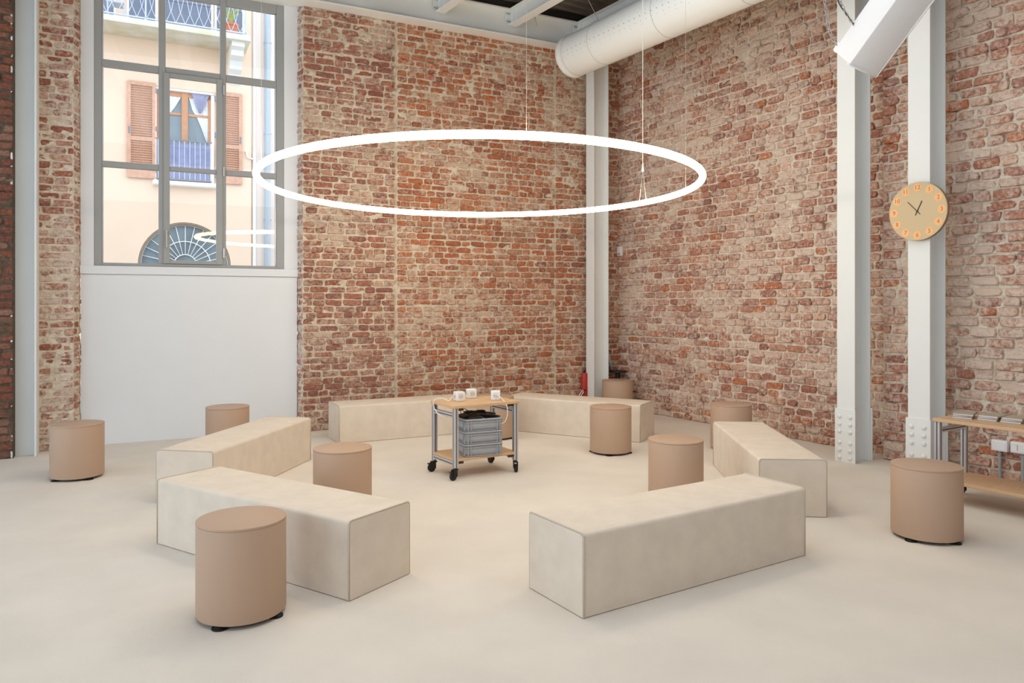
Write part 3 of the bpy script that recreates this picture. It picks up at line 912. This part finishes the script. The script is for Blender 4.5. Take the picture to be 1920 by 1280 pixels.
# white sensor on the far right wall
t = empty('wall_sensor', (6.845, 7.833, 2.10), 0, 'small white sensor box on the right brick wall near the corner', 'sensor')
bm = bmesh.new(); box2(bm, (-.032, -.042, 0), (.012, .042, .13), .006, 2); finish('sensor_body', bm, M['plastic'], t)
bm = bmesh.new(); box2(bm, (-.034, -.032, .012), (-.030, .032, .040), .001); finish('sensor_vent', bm, M['seam'], t)

# clock ----------------------------------------------------------------------------------
CY, CZ, CRR = 3.385, 2.213, .243
t = empty('wall_clock', (6.240, CY, CZ), R(-90), 'round beige wall clock with orange hour discs on the white column', 'clock')
# local: x -> world -Y (right on the face), y -> outwards to the wall, z up
bm = bmesh.new(); cyl(bm, (0, -.018, 0), CRR, .034, 72, axis='Y', bev=.002); finish('case', bm, M['clockside'], t)
bm = bmesh.new(); cyl(bm, (0, -.0360, 0), CRR - .001, .003, 72, axis='Y'); finish('dial', bm, M['clock'], t)
for hh in range(1, 13):
    a = R(90 - 30 * hh)
    x, z = .198 * math.cos(a), .198 * math.sin(a)
    bm = bmesh.new(); cyl(bm, (x, -.0382, z), .0335, .0016, 28, axis='Y'); dsc = finish('hour_disc', bm, M['orange'], t)
    fc = bpy.data.curves.new('numeral', 'FONT'); fc.body = str(hh); fc.size = .050; fc.align_x = 'CENTER'; fc.align_y = 'CENTER'; fc.extrude = .0006; fc.resolution_u = 3
    fo = bpy.data.objects.new('numeral_curve', fc); COL.objects.link(fo)
    dg = bpy.context.evaluated_depsgraph_get()
    me = bpy.data.meshes.new_from_object(fo.evaluated_get(dg))
    bpy.data.objects.remove(fo)
    me.materials.clear(); me.materials.append(M['numeral']); me.name = 'numeral'
    no = bpy.data.objects.new('numeral', me); COL.objects.link(no); no.parent = dsc
    no.location = (x, -.0396, z); no.rotation_euler = (R(90), 0, 0)
def hand(name, deg, ln, w, y):
    a = R(90 - deg); d = Vector((math.cos(a), 0, math.sin(a)))
    bm = bmesh.new(); box(bm, d * (ln / 2 - .018) + Vector((0, y, 0)), (ln + .036, .0016, w), 0, Matrix.Rotation(-a, 3, 'Y'))
    finish(name, bm, M['hand'], t)
hand('hour_hand', 25.5, .092, .0075, -.0405); hand('minute_hand', -43, .116, .0050, -.0425)
bm = bmesh.new(); cyl(bm, (0, -.042, 0), .007, .008, 16, axis='Y'); finish('hub', bm, M['hand'], t)

# ring lamp ---------------------------------------------------------------------------------
RC = (3.15, 5.33, 2.42); RR = 1.771
def ringp(a): return Vector((RR * math.cos(a), RR * math.sin(a), -.007 * RR * math.cos(a) - .014 * RR * math.sin(a)))
t = empty('ring_lamp', RC, 0, 'huge glowing ring lamp hanging above the benches', 'lamp')
bm = bmesh.new(); tube(bm, [ringp(2 * math.pi * k / 160) for k in range(160)], .0265, 14, True); finish('light_tube', bm, M['ring'], t, 60)
for deg, grip in ((177.5, False), (-112, False), (-0.6, True), (-24, False)):
    p = ringp(R(deg)); zt = 5.23 - RC[2]
    if grip:
        bm = bmesh.new()
        tube(bm, [(p.x, p.y, .355), (p.x, p.y, zt)], .0036, 6)
        for k in (-.045, .045): tube(bm, [(p.x, p.y + k, p.z + .028), (p.x, p.y, .300)], .0016, 5)
        cb = finish('suspension_cable', bm, M['cablew'], t)
        bm = bmesh.new(); cyl(bm, (p.x, p.y, .325), .014, .075, 14, r2=.005); finish('cable_gripper', bm, M['plastic'], cb)
    else:
        bm = bmesh.new(); tube(bm, [(p.x, p.y, p.z + .028), (p.x, p.y, zt)], .0011, 6); finish('suspension_cable', bm, M['seam'], t)

# duct -----------------------------------------------------------------------------------------
DX, DZ, DR, DY = 5.715, 4.535, .256, 7.46
t = empty('air_duct', (DX, DY, DZ), 0, 'fat white perforated round air duct under the ceiling beams', 'duct')
bm = bmesh.new(); cyl(bm, (0, -4.2, 0), DR, 8.36, 64, axis='Y'); finish('duct_tube', bm, M['duct'], t, 40)
bm = bmesh.new(); cyl(bm, (0, -.03, 0), DR + .006, .06, 64, axis='Y', bev=.008); finish('end_cap', bm, M['duct'], t, 40)
for y in (-.115, -.62, -1.68, -2.74, -3.80, -4.86):
    bm = bmesh.new(); tube(bm, [(DR * math.cos(a), y, DR * math.sin(a)) for a in (2 * math.pi * k / 64 for k in range(64))], .0035, 6, True); finish('joint_ring', bm, M['seam'], t, 60)
bm = bmesh.new()
for ang, stepp, rr_ in ((186, .085, .0055), (198, .085, .0035), (176, .12, .003), (168, .085, .003), (206, .17, .003)):
    y = -.16
    while y > -5:
        a = R(ang)
        m4 = Matrix.Translation((DR * math.cos(a), y, DR * math.sin(a))) @ Vector((math.cos(a), 0, math.sin(a))).to_track_quat('Z', 'Y').to_matrix().to_4x4()
        res = bmesh.ops.create_circle(bm, cap_ends=True, segments=8, radius=rr_)
        bmesh.ops.transform(bm, matrix=m4 @ Matrix.Translation((0, 0, .0012)), verts=res['verts'])
        y -= stepp
o = finish('perforation', bm, M['holes'], t, 0); o['kind'] = 'stuff'
bm = bmesh.new(); tube(bm, [(0, -3.42 + .028 * math.cos(a), -DR - .02 + .028 * math.sin(a)) for a in (2 * math.pi * k / 16 for k in range(16))], .004, 6, True); finish('pull_ring', bm, M['duct'], t)
for y in (-.75, -2.4, -4.0):
    for s in (-1,):
        bm = bmesh.new(); tube(bm, [(s * DR * .72, y, DR * .72), (-.45, y + .05, .62)], .003, 6); finish('hanger_wire', bm, M['chain'], t)
bm = bmesh.new(); tube(bm, [(5.42, 7.80, 4.98), (5.36, 7.84, 5.25)], .005, 6)
tag(finish('threaded_rod', bm, M['chain']), 'thin metal rod slanting down from the dark deck between two beams', 'rod')

# fabric wrapped box hanging at the top right ------------------------------------------------
A = Vector((4.519, 2.914, 3.0145))
e1, e2, e3 = Vector((.03, -.689, .724)), Vector((.949, -.207, -.236)), Vector((.313, .695, .648))
e1.normalize(); e2 = (e2 - e1 * e2.dot(e1)).normalized(); e3 = e1.cross(e2) if e1.cross(e2).dot(e3) > 0 else e2.cross(e1)
bx = empty('hanging_box', (0, 0, 0), 0, 'long white fabric-wrapped box hanging slanted on chains, top right', 'hanging box')
bx.matrix_world = Matrix(((e1.x, e2.x, e3.x, A.x), (e1.y, e2.y, e3.y, A.y), (e1.z, e2.z, e3.z, A.z), (0, 0, 0, 1)))
s = .236
bm = bmesh.new()
n_ = 14
vs = box2(bm, (0, 0, 0), (1.9, s, s), .010, 2)
finish('fabric_wrap', bm, M['fabricw'], bx)
bm = bmesh.new(); tube(bm, [(-.002, -.001, .02), (-.002, -.001, -.001), (-.002, s / 2, -.003), (-.002, s + .001, -.001), (-.002, s + .001, .02)], .005, 6)
finish('end_hem', bm, M['fabricw'], bx)
bm = bmesh.new()
tube(bm, [(0, s + .002, -.001), (1.9, s + .002, -.001)], .005, 6); finish('long_hem', bm, M['fabricw'], bx)
bm = bmesh.new()
for k, (yy, zz) in enumerate(((.02, s + .01), (.06, s + .02), (.11, s + .012), (.16, s + .016))):
    box(bm, (.03, yy, zz - .02), (.07, .05, .05), .015, Matrix.Rotation(.5 * k, 3, 'X'), 2)
finish('gathered_end', bm, M['fabricw'], bx)

def chain(pts, label, cable=None):
    pts = smoothpath(pts, 12)
    L_ = [0]
    for a, b in zip(pts[:-1], pts[1:]): L_.append(L_[-1] + (b - a).length)
    def atd(d):
        for i in range(len(pts) - 1):
            if L_[i + 1] >= d: return pts[i].lerp(pts[i + 1], (d - L_[i]) / max(1e-9, L_[i + 1] - L_[i])), (pts[i + 1] - pts[i]).normalized()
        return pts[-1], (pts[-1] - pts[-2]).normalized()
    bm = bmesh.new()
    d, k = 0.0, 0
    while d < L_[-1]:
        p, tg = atd(d)
        up_ = Vector((1, 0, 0)) if k % 2 else Vector((0, 1, 0))
        x = (up_ - tg * up_.dot(tg)).normalized()
        tube(bm, [p + tg * (.017 * math.cos(a)) + x * (.0085 * math.sin(a)) for a in (2 * math.pi * j / 10 for j in range(10))], .0026, 5, True)
        d += .026; k += 1
    o = tag(finish('hanging_chain', bm, M['chain'], None, 60), label, 'chain', 'chains holding the fabric box')
    if cable:
        bm = bmesh.new(); tube(bm, smoothpath(cable), .004, 6); finish('chain_cable', bm, M['cabled'], o, 60)
chain([(4.30, 3.11, 5.05), (4.427, 3.032, 3.458), (4.495, 2.990, 3.16)], 'zinc chain reaching the lower end of the hanging fabric box')
chain([(4.30, 3.10, 5.05), (4.44, 3.02, 3.80), (4.515, 2.976, 3.455), (4.59, 2.93, 3.295)], 'zinc chain with a dark cable reaching the middle of the hanging fabric box',
      [(4.33, 3.08, 5.05), (4.45, 3.01, 3.70), (4.50, 2.984, 3.46), (4.545, 2.955, 3.37), (4.60, 2.925, 3.29)])

# corner clutter ------------------------------------------------------------------------------
t = empty('fire_extinguisher', (6.335, 7.795 + .14, 0), 0, 'red fire extinguisher half hidden behind the corner column', 'extinguisher')
t.location = (6.235, 7.86, 0)
bm = bmesh.new(); cyl(bm, (0, 0, .31), .045, .42, 24, bev=.012); finish('cylinder', bm, M['red'], t)
bm = bmesh.new(); cyl(bm, (0, 0, .525), .014, .03, 12); box(bm, (.045, 0, .545), (.10, .02, .018), .004); finish('valve', bm, M['black'], t)
bm = bmesh.new(); cyl(bm, (0, 0, .05), .050, .10, 24); finish('stand', bm, M['black'], t)
bm = bmesh.new()
tube(bm, smoothpath([(-.02, -.05, .30), (-.08, -.06, .24), (-.10, -.06, .14), (-.07, -.06, .04)]), .010, 8); finish('hose', bm, M['black'], t)
bm = bmesh.new(); tube(bm, smoothpath([(6.15, 7.79, .30), (6.085, 7.79, .22), (6.055, 7.79, .10), (6.05, 7.79, .006)]), .006, 8); tube(bm, smoothpath([(6.17, 7.79, .28), (6.11, 7.79, .20), (6.08, 7.79, .08), (6.08, 7.79, .006)]), .006, 8)
tag(finish('coiled_cable', bm, M['cablew'], None, 60), 'white cable arching beside the foot of the corner column', 'cable')
t = empty('folded_stand', (6.66, 7.70, 0), 0, 'grey tube stand with a black round foot tucked behind the corner stool', 'stand')
bm = bmesh.new(); tube(bm, [(-.09, .08, .78), (-.03, .06, .545)], .022, 12); finish('tube', bm, M['conduit'], t)
bm = bmesh.new(); cyl(bm, (.02, .0, .525), .12, .022, 32, bev=.006); finish('round_foot', bm, M['black'], t)
bm = bmesh.new(); cyl(bm, (.02, .0, .26), .035, .52, 16); finish('column_post', bm, M['black'], t)

# ---------------------------------------------------------------- across the street
D = 8.0
bm = bmesh.new(); box2(bm, (-14, 9.3, -.25), (22, 17.2, -.12))
g = tag(finish('ground', bm, M['street'], smooth=0), 'grey stone street outside the window', 'street', kind='structure')
B = empty('apartment_building', (WP[0], WP[1], 0), WA, 'peach apartment building with shutters and a balcony across the street', 'building')
def q4(bm, a, b, c, d): bm.faces.new([bm.verts.new(p) for p in (a, b, c, d)])
def wallrect(bm, x0, x1, z0, z1, y=D): q4(bm, (x0, y, z0), (x1, y, z0), (x1, y, z1), (x0, y, z1))
FX0, FX1 = -6.0, 3.04
OX0, OX1, OZ0, OZ1 = 1.20, 2.32, 3.925, 5.80       # french window opening
ACX, ACZ, AR = 1.767, 2.225, .868                   # arched opening
bm = bmesh.new()
wallrect(bm, FX0, ACX - AR, -.2, 3.5); wallrect(bm, ACX + AR, FX1, -.2, 3.5)
K = 24
arc = [(ACX + AR * math.cos(math.pi - math.pi * k / K), ACZ + AR * math.sin(math.pi - math.pi * k / K)) for k in range(K + 1)]
for a, b in zip(arc[:-1], arc[1:]):
    q4(bm, (a[0], D, a[1]), (b[0], D, b[1]), (b[0], D, 3.5), (a[0], D, 3.5))
    q4(bm, (a[0], D, a[1]), (a[0], D + .22, a[1]), (b[0], D + .22, b[1]), (b[0], D, b[1]))
for x in (ACX - AR, ACX + AR): q4(bm, (x, D, -.2), (x, D + .22, -.2), (x, D + .22, ACZ), (x, D, ACZ))
wallrect(bm, FX0, OX0, 3.5, OZ1); wallrect(bm, OX1, FX1, 3.5, OZ1); wallrect(bm, OX0, OX1, 3.5, OZ0)
wallrect(bm, FX0, FX1, OZ1, 6.80)
for x in (OX0, OX1): q4(bm, (x, D, OZ0), (x, D + .18, OZ0), (x, D + .18, OZ1), (x, D, OZ1))
q4(bm, (OX0, D, OZ1), (OX1, D, OZ1), (OX1, D + .18, OZ1), (OX0, D + .18, OZ1)); q4(bm, (OX0, D, OZ0), (OX1, D, OZ0), (OX1, D + .18, OZ0), (OX0, D + .18, OZ0))
wallrect(bm, FX0, FX1, 6.80, 12.0)
q4(bm, (FX1, D, -.2), (FX1, D + .5, -.2), (FX1, D + .5, 12), (FX1, D, 12))
finish('facade', bm, M['render'], B, 0)
# neighbouring house with downpipe
NB = empty('neighbour_building', (WP[0], WP[1], 0), WA, 'pale pink neighbouring house with a grey downpipe', 'building')
bm = bmesh.new(); box2(bm, (FX1 + .002, D + .06, -.2), (12, D + .6, 12)); finish('facade', bm, M['render2'], NB, 0)
bm = bmesh.new(); cyl(bm, (3.37, D - .02, 5.9), .056, 12.2, 20); dp = finish('downpipe', bm, M['pipe'], NB)
for z in (3.22, 5.06, 7.0):
    bm = bmesh.new(); cyl(bm, (3.37, D - .02, z), .062, .05, 20); box2(bm, (3.285, D - .03, z - .012), (3.455, D - .01, z + .012)); finish('pipe_bracket', bm, M['pipe'], dp)
bm = bmesh.new(); cyl(bm, (3.107, D + .02, 2.2), .033, 4.9, 14); cyl(bm, (3.107, D + .02, 8.6), .026, 7.9, 14); finish('thin_pipe', bm, M['whitestone'], NB)
bm = bmesh.new(); tube(bm, smoothpath([(2.94, D - .02, 4.63), (2.97, D - .03, 4.52), (3.02, D - .03, 4.50), (3.09, D - .01, 4.49)]), .016, 8); cyl(bm, (2.93, D - .02, 4.64), .02, .02, 10); finish('pipe_elbow', bm, M['whitestone'], NB)

# french window
fr = empty('french_window', (0, 0, 0)); fr.parent = B
yf = D + .10
for nm, a, b in (('frame_post', (1.235, yf, OZ0), (1.30, yf + .06, 5.76)), ('frame_post', (2.200, yf, OZ0), (2.262, yf + .06, 5.76)),
                 ('meeting_stile', (1.697, yf - .02, OZ0), (1.819, yf + .05, 5.76)), ('head_rail', (1.235, yf, 5.66), (2.262, yf + .06, 5.77)), ('glazing_bar', (1.30, yf + .005, 5.28), (1.697, yf + .04, 5.335)), ('glazing_bar', (1.819, yf + .005, 5.28), (2.20, yf + .04, 5.335)),
                 ('bottom_rail', (1.235, yf, OZ0), (2.262, yf + .06, OZ0 + .20))):
    bm = bmesh.new(); box2(bm, a, b, .006); finish(nm, bm, M['woodframe'], fr)
for a, b in ((1.30, 1.697), (1.819, 2.20)):
    for z0, z1 in ((OZ0 + .2, 5.28), (5.335, 5.66)):
        bm = bmesh.new(); box2(bm, (a, yf + .03, z0), (b, yf + .036, z1)); finish('pane', bm, M['pane'], fr, 0)
bm = bmesh.new(); box2(bm, (OX0, D + .02, 5.755), (OX1, D + .10, OZ1)); finish('head_trim', bm, M['whitestone'], fr, 0)
# curtains: pleated sheets in front of the panes' inner face
def pleats(bm, outline, n=14, amp=.008, y=yf + .022):
    """outline: left x(z), right x(z) at a list of heights"""
    zs = [o[0] for o in outline]
    rows = []
    for (z, xa, xb) in outline:
        rows.append([bm.verts.new((xa + (xb - xa) * k / n, y - amp * (1 + math.cos(k * 1.9)), z)) for k in range(n + 1)])
    for A_, B_ in zip(rows[:-1], rows[1:]):
        for k in range(n): bm.faces.new((A_[k], A_[k + 1], B_[k + 1], B_[k]))
bm = bmesh.new(); pleats(bm, [(5.66, 1.30, 1.69), (5.45, 1.30, 1.58), (5.30, 1.30, 1.48), (5.05, 1.30, 1.36), (4.8, 1.30, 1.31)]); finish('lace_curtain', bm, M['lace'], fr, 60)
bm = bmesh.new(); pleats(bm, [(5.66, 1.84, 2.20), (5.42, 1.90, 2.20), (5.25, 2.0, 2.20), (5.05, 2.08, 2.20), (4.8, 2.16, 2.20)]); finish('lace_curtain', bm, M['lace'], fr, 60)
bm = bmesh.new(); pleats(bm, [(5.77, 1.88, 2.23), (5.60, 1.94, 2.16), (5.45, 2.0, 2.11), (5.36, 2.03, 2.06)], 10, .012, yf - .02); finish('blue_drape', bm, M['blue'], fr, 60)
bm = bmesh.new(); box2(bm, (1.16, D - .16, 3.81), (2.365, D + .10, 3.905), .03, 3); finish('window_sill', bm, M['whitestone'], B, 50)
rl = empty('window_railing', (0, 0, 0)); rl.parent = B
for z in (4.745, 3.945):
    bm = bmesh.new(); box2(bm, (1.22, D - .075, z - .014), (2.27, D - .045, z + .014)); finish('handrail', bm, M['irond'], rl, 0)
for k in range(11):
    bm = bmesh.new(); cyl(bm, (1.26 + k * .0975, D - .06, 4.34), .009, .80, 6); finish('baluster', bm, M['iron'], rl)
bm = bmesh.new(); pleats(bm, [(4.70, 1.24, 2.23), (4.3, 1.24, 2.23), (3.96, 1.25, 2.22)], 30, .010, D - .02); finish('cloth_screen', bm, M['blue'], rl, 60)
# shutters
slat_me = None
def shutter(x0, x1, z0, z1):
    global slat_me
    t = empty('shutter', (x0, D - .04, z0)); t.parent = B
    w, h = x1 - x0, z1 - z0
    for a, b in (((0, -.018, 0), (.065, .018, h)), ((w - .065, -.018, 0), (w, .018, h)), ((.065, -.018, 0), (w - .065, .018, .16)), ((.065, -.018, h - .08), (w - .065, .018, h)), ((.065, -.018, h * .385), (w - .065, .018, h * .385 + .085))):
        bm = bmesh.new(); box2(bm, a, b, .003); finish('shutter_rail', bm, M['shutter'], t)
    if slat_me is None:
        bm = bmesh.new(); box(bm, (0, 0, 0), (1, .030, .012), 0, Matrix.Rotation(R(38), 3, 'X'))
        slat_me = bpy.data.meshes.new('slat'); bm.to_mesh(slat_me); bm.free(); slat_me.materials.append(M['shutter'])
    for za, zb in ((.17, h * .385 - .005), (h * .385 + .095, h - .085)):
        n = int((zb - za) / .046)
        for k in range(n):
            o = bpy.data.objects.new('slat', slat_me); COL.objects.link(o); o.parent = t
            o.location = (w / 2, 0, za + (k + .5) * (zb - za) / n); o.scale = (w - .13, 1, 1)
    for z in (.12, h * .5, h - .2):
        bm = bmesh.new(); box2(bm, (w if x0 < 1.5 else -.03, -.02, z), (w + .03 if x0 < 1.5 else 0, .02, z + .09)); finish('shutter_hinge', bm, M['irond'], t)
    bm = bmesh.new(); box2(bm, (.02 if x0 < 1.5 else w - .05, -.026, h * .45), (.05 if x0 < 1.5 else w - .02, -.017, h * .45 + .14)); finish('shutter_latch', bm, M['irond'], t)
shutter(.710, 1.219, 3.932, 5.844); shutter(2.345, 2.855, 3.932, 5.832)
# arched window
aw = empty('arched_window', (0, 0, 0)); aw.parent = B
def arcpts(r_, y, n=36, a0=0, a1=math.pi): return [(ACX + r_ * math.cos(a0 + (a1 - a0) * k / n), y, ACZ + r_ * math.sin(a0 + (a1 - a0) * k / n)) for k in range(n + 1)]
bm = bmesh.new(); tube(bm, [(ACX + AR - .02, D + .04, 0)] + arcpts(AR - .02, D + .04) + [(ACX - AR + .02, D + .04, 0)], .035, 8); finish('arch_frame', bm, M['archframe'], aw, 60)
bm = bmesh.new(); q = [bm.verts.new(p) for p in arcpts(AR, D + .10)] + [bm.verts.new((ACX - AR, D + .10, 0)), bm.verts.new((ACX + AR, D + .10, 0))]
bm.faces.new(q); finish('pane', bm, M['pane'], aw, 0)
for r_ in (.815, .485, .215):
    bm = bmesh.new(); tube(bm, arcpts(r_, D + .07), .010, 6); finish('glazing_ring', bm, M['whitestone'], aw, 60)
for k in range(1, 14):
    a = math.pi * k / 14
    bm = bmesh.new(); tube(bm, [(ACX + .215 * math.cos(a), D + .07, ACZ + .215 * math.sin(a)), (ACX + .815 * math.cos(a), D + .07, ACZ + .815 * math.sin(a))], .008, 6); finish('spoke', bm, M['whitestone'], aw, 60)
bm = bmesh.new(); box2(bm, (ACX - AR, D + .05, ACZ - .06), (ACX + AR, D + .10, ACZ)); finish('arch_transom', bm, M['whitestone'], aw, 0)
# balcony
bal = empty('balcony', (0, 0, 0)); bal.parent = B
BX0, BX1, BY = -2.0, 2.93, D - .83
bm = bmesh.new(); box2(bm, (BX0, BY, 6.70), (BX1, D, 6.815), .01, 2); finish('slab', bm, M['stone'], bal, 40)
def corbel(x):
    pr = [(0, 0), (-.72, 0), (-.74, -.10), (-.60, -.14), (-.58, -.24), (-.40, -.30), (-.30, -.44), (-.12, -.50), (-.06, -.66), (0, -.70)]
    bm = bmesh.new(); prism(bm, pr, (.24, 0, 0), lambda p: Vector((x, D + p[0], 6.70 + p[1]))); finish('corbel', bm, M['whitestone'], bal, 30)
corbel(2.58); corbel(-.9)
zr = 6.862
bm = bmesh.new(); box2(bm, (BX0, BY + .05, zr - .012), (BX1 - .07, BY + .08, zr + .012)); finish('bottom_rail', bm, M['iron'], bal, 0)
bm = bmesh.new(); box2(bm, (BX0, BY + .045, zr + .88), (BX1 - .07, BY + .085, zr + .92)); finish('top_rail', bm, M['iron'], bal, 0)
for x in (-.86, 1.03, 2.835):
    bm = bmesh.new(); box2(bm, (x - .014, BY + .05, 6.815), (x + .014, BY + .08, zr + .9)); cyl(bm, (x, BY + .065, 6.835), .024, .04, 10); finish('post', bm, M['iron'], bal)
kk = 0
x = -.80
while x < 2.80:
    for sg in (-1, 1):
        p = [(x, zr), (x + sg * .082, zr + .205), (x, zr + .62), (x + sg * .082, zr + .88)]
        bm = bmesh.new(); tube(bm, [(a, BY + .065, b) for a, b in p], .0065, 5); finish('railing_bar', bm, M['iron'], bal, 0)
    x += .168
# doors and screens on the balcony floor
for x0, x1, m_ in ((-.10, .475, 'paned'), (.745, 1.21, 'paned'), (1.40, 2.25, 'paned'), (2.36, 2.86, 'paned')):
    d = empty('balcony_door', (0, 0, 0)); d.parent = B
    bm = bmesh.new(); box2(bm, (x0, D - .02, 6.82), (x1, D + .0, 9.1)); finish('door_glass', bm, M[m_], d, 0)
    bm = bmesh.new(); box2(bm, (x0 - .04, D - .04, 6.82), (x0, D, 9.14)); box2(bm, (x1, D - .04, 6.82), (x1 + .04, D, 9.14)); box2(bm, (x0, D - .04, 9.1), (x1, D, 9.14)); finish('door_frame', bm, M['whitestone'], d, 0)
    bm = bmesh.new(); box2(bm, (x0, D - .035, 7.55), (x1, D - .02, 7.60)); finish('door_rail', bm, M['irond'], d, 0)
# things on the balcony
t = empty('flower_pot', (0, 0, 0), 0, 'orange terracotta pot with a plant at the end of the balcony', 'flower pot')
t.matrix_world = Matrix.Translation((WP[0], WP[1], 0)) @ Matrix.Rotation(WA, 4, 'Z') @ Matrix.Translation((2.58, D - .45, 6.815))
bm = bmesh.new(); cyl(bm, (0, 0, .14), .11, .28, 24, r2=.15); cyl(bm, (0, 0, .275), .165, .05, 24); finish('pot', bm, M['terracotta'], t)
bm = bmesh.new()
for k in range(14):
    a = k * 2.4; l_ = .25 + .2 * ((k * 37) % 10) / 10
    tube(bm, smoothpath([(0, 0, .28), (.05 * math.cos(a), .05 * math.sin(a), .28 + l_ * .6), (.16 * math.cos(a), .16 * math.sin(a), .28 + l_)], 3), .010, 4)
finish('leaves', bm, M['leaf'], t, 0)
t = empty('white_planter', (0, 0, 0), 0, 'pale blue folding chair standing on the balcony at the left', 'chair')
t.name = 'balcony_chair'
t.matrix_world = Matrix.Translation((WP[0], WP[1], 0)) @ Matrix.Rotation(WA, 4, 'Z') @ Matrix.Translation((.52, D - .50, 6.815))
bm = bmesh.new(); box2(bm, (-.14, -.15, .30), (.16, .15, .33), .004); finish('seat', bm, M['iron'], t)
bm = bmesh.new(); box2(bm, (-.16, -.15, .30), (-.13, .15, .75), .004); finish('backrest', bm, M['iron'], t)
for x in (-.13, .15):
    for y in (-.14, .14):
        bm = bmesh.new(); box2(bm, (x - .012, y - .012, 0), (x + .012, y + .012, .30)); finish('leg', bm, M['iron'], t)
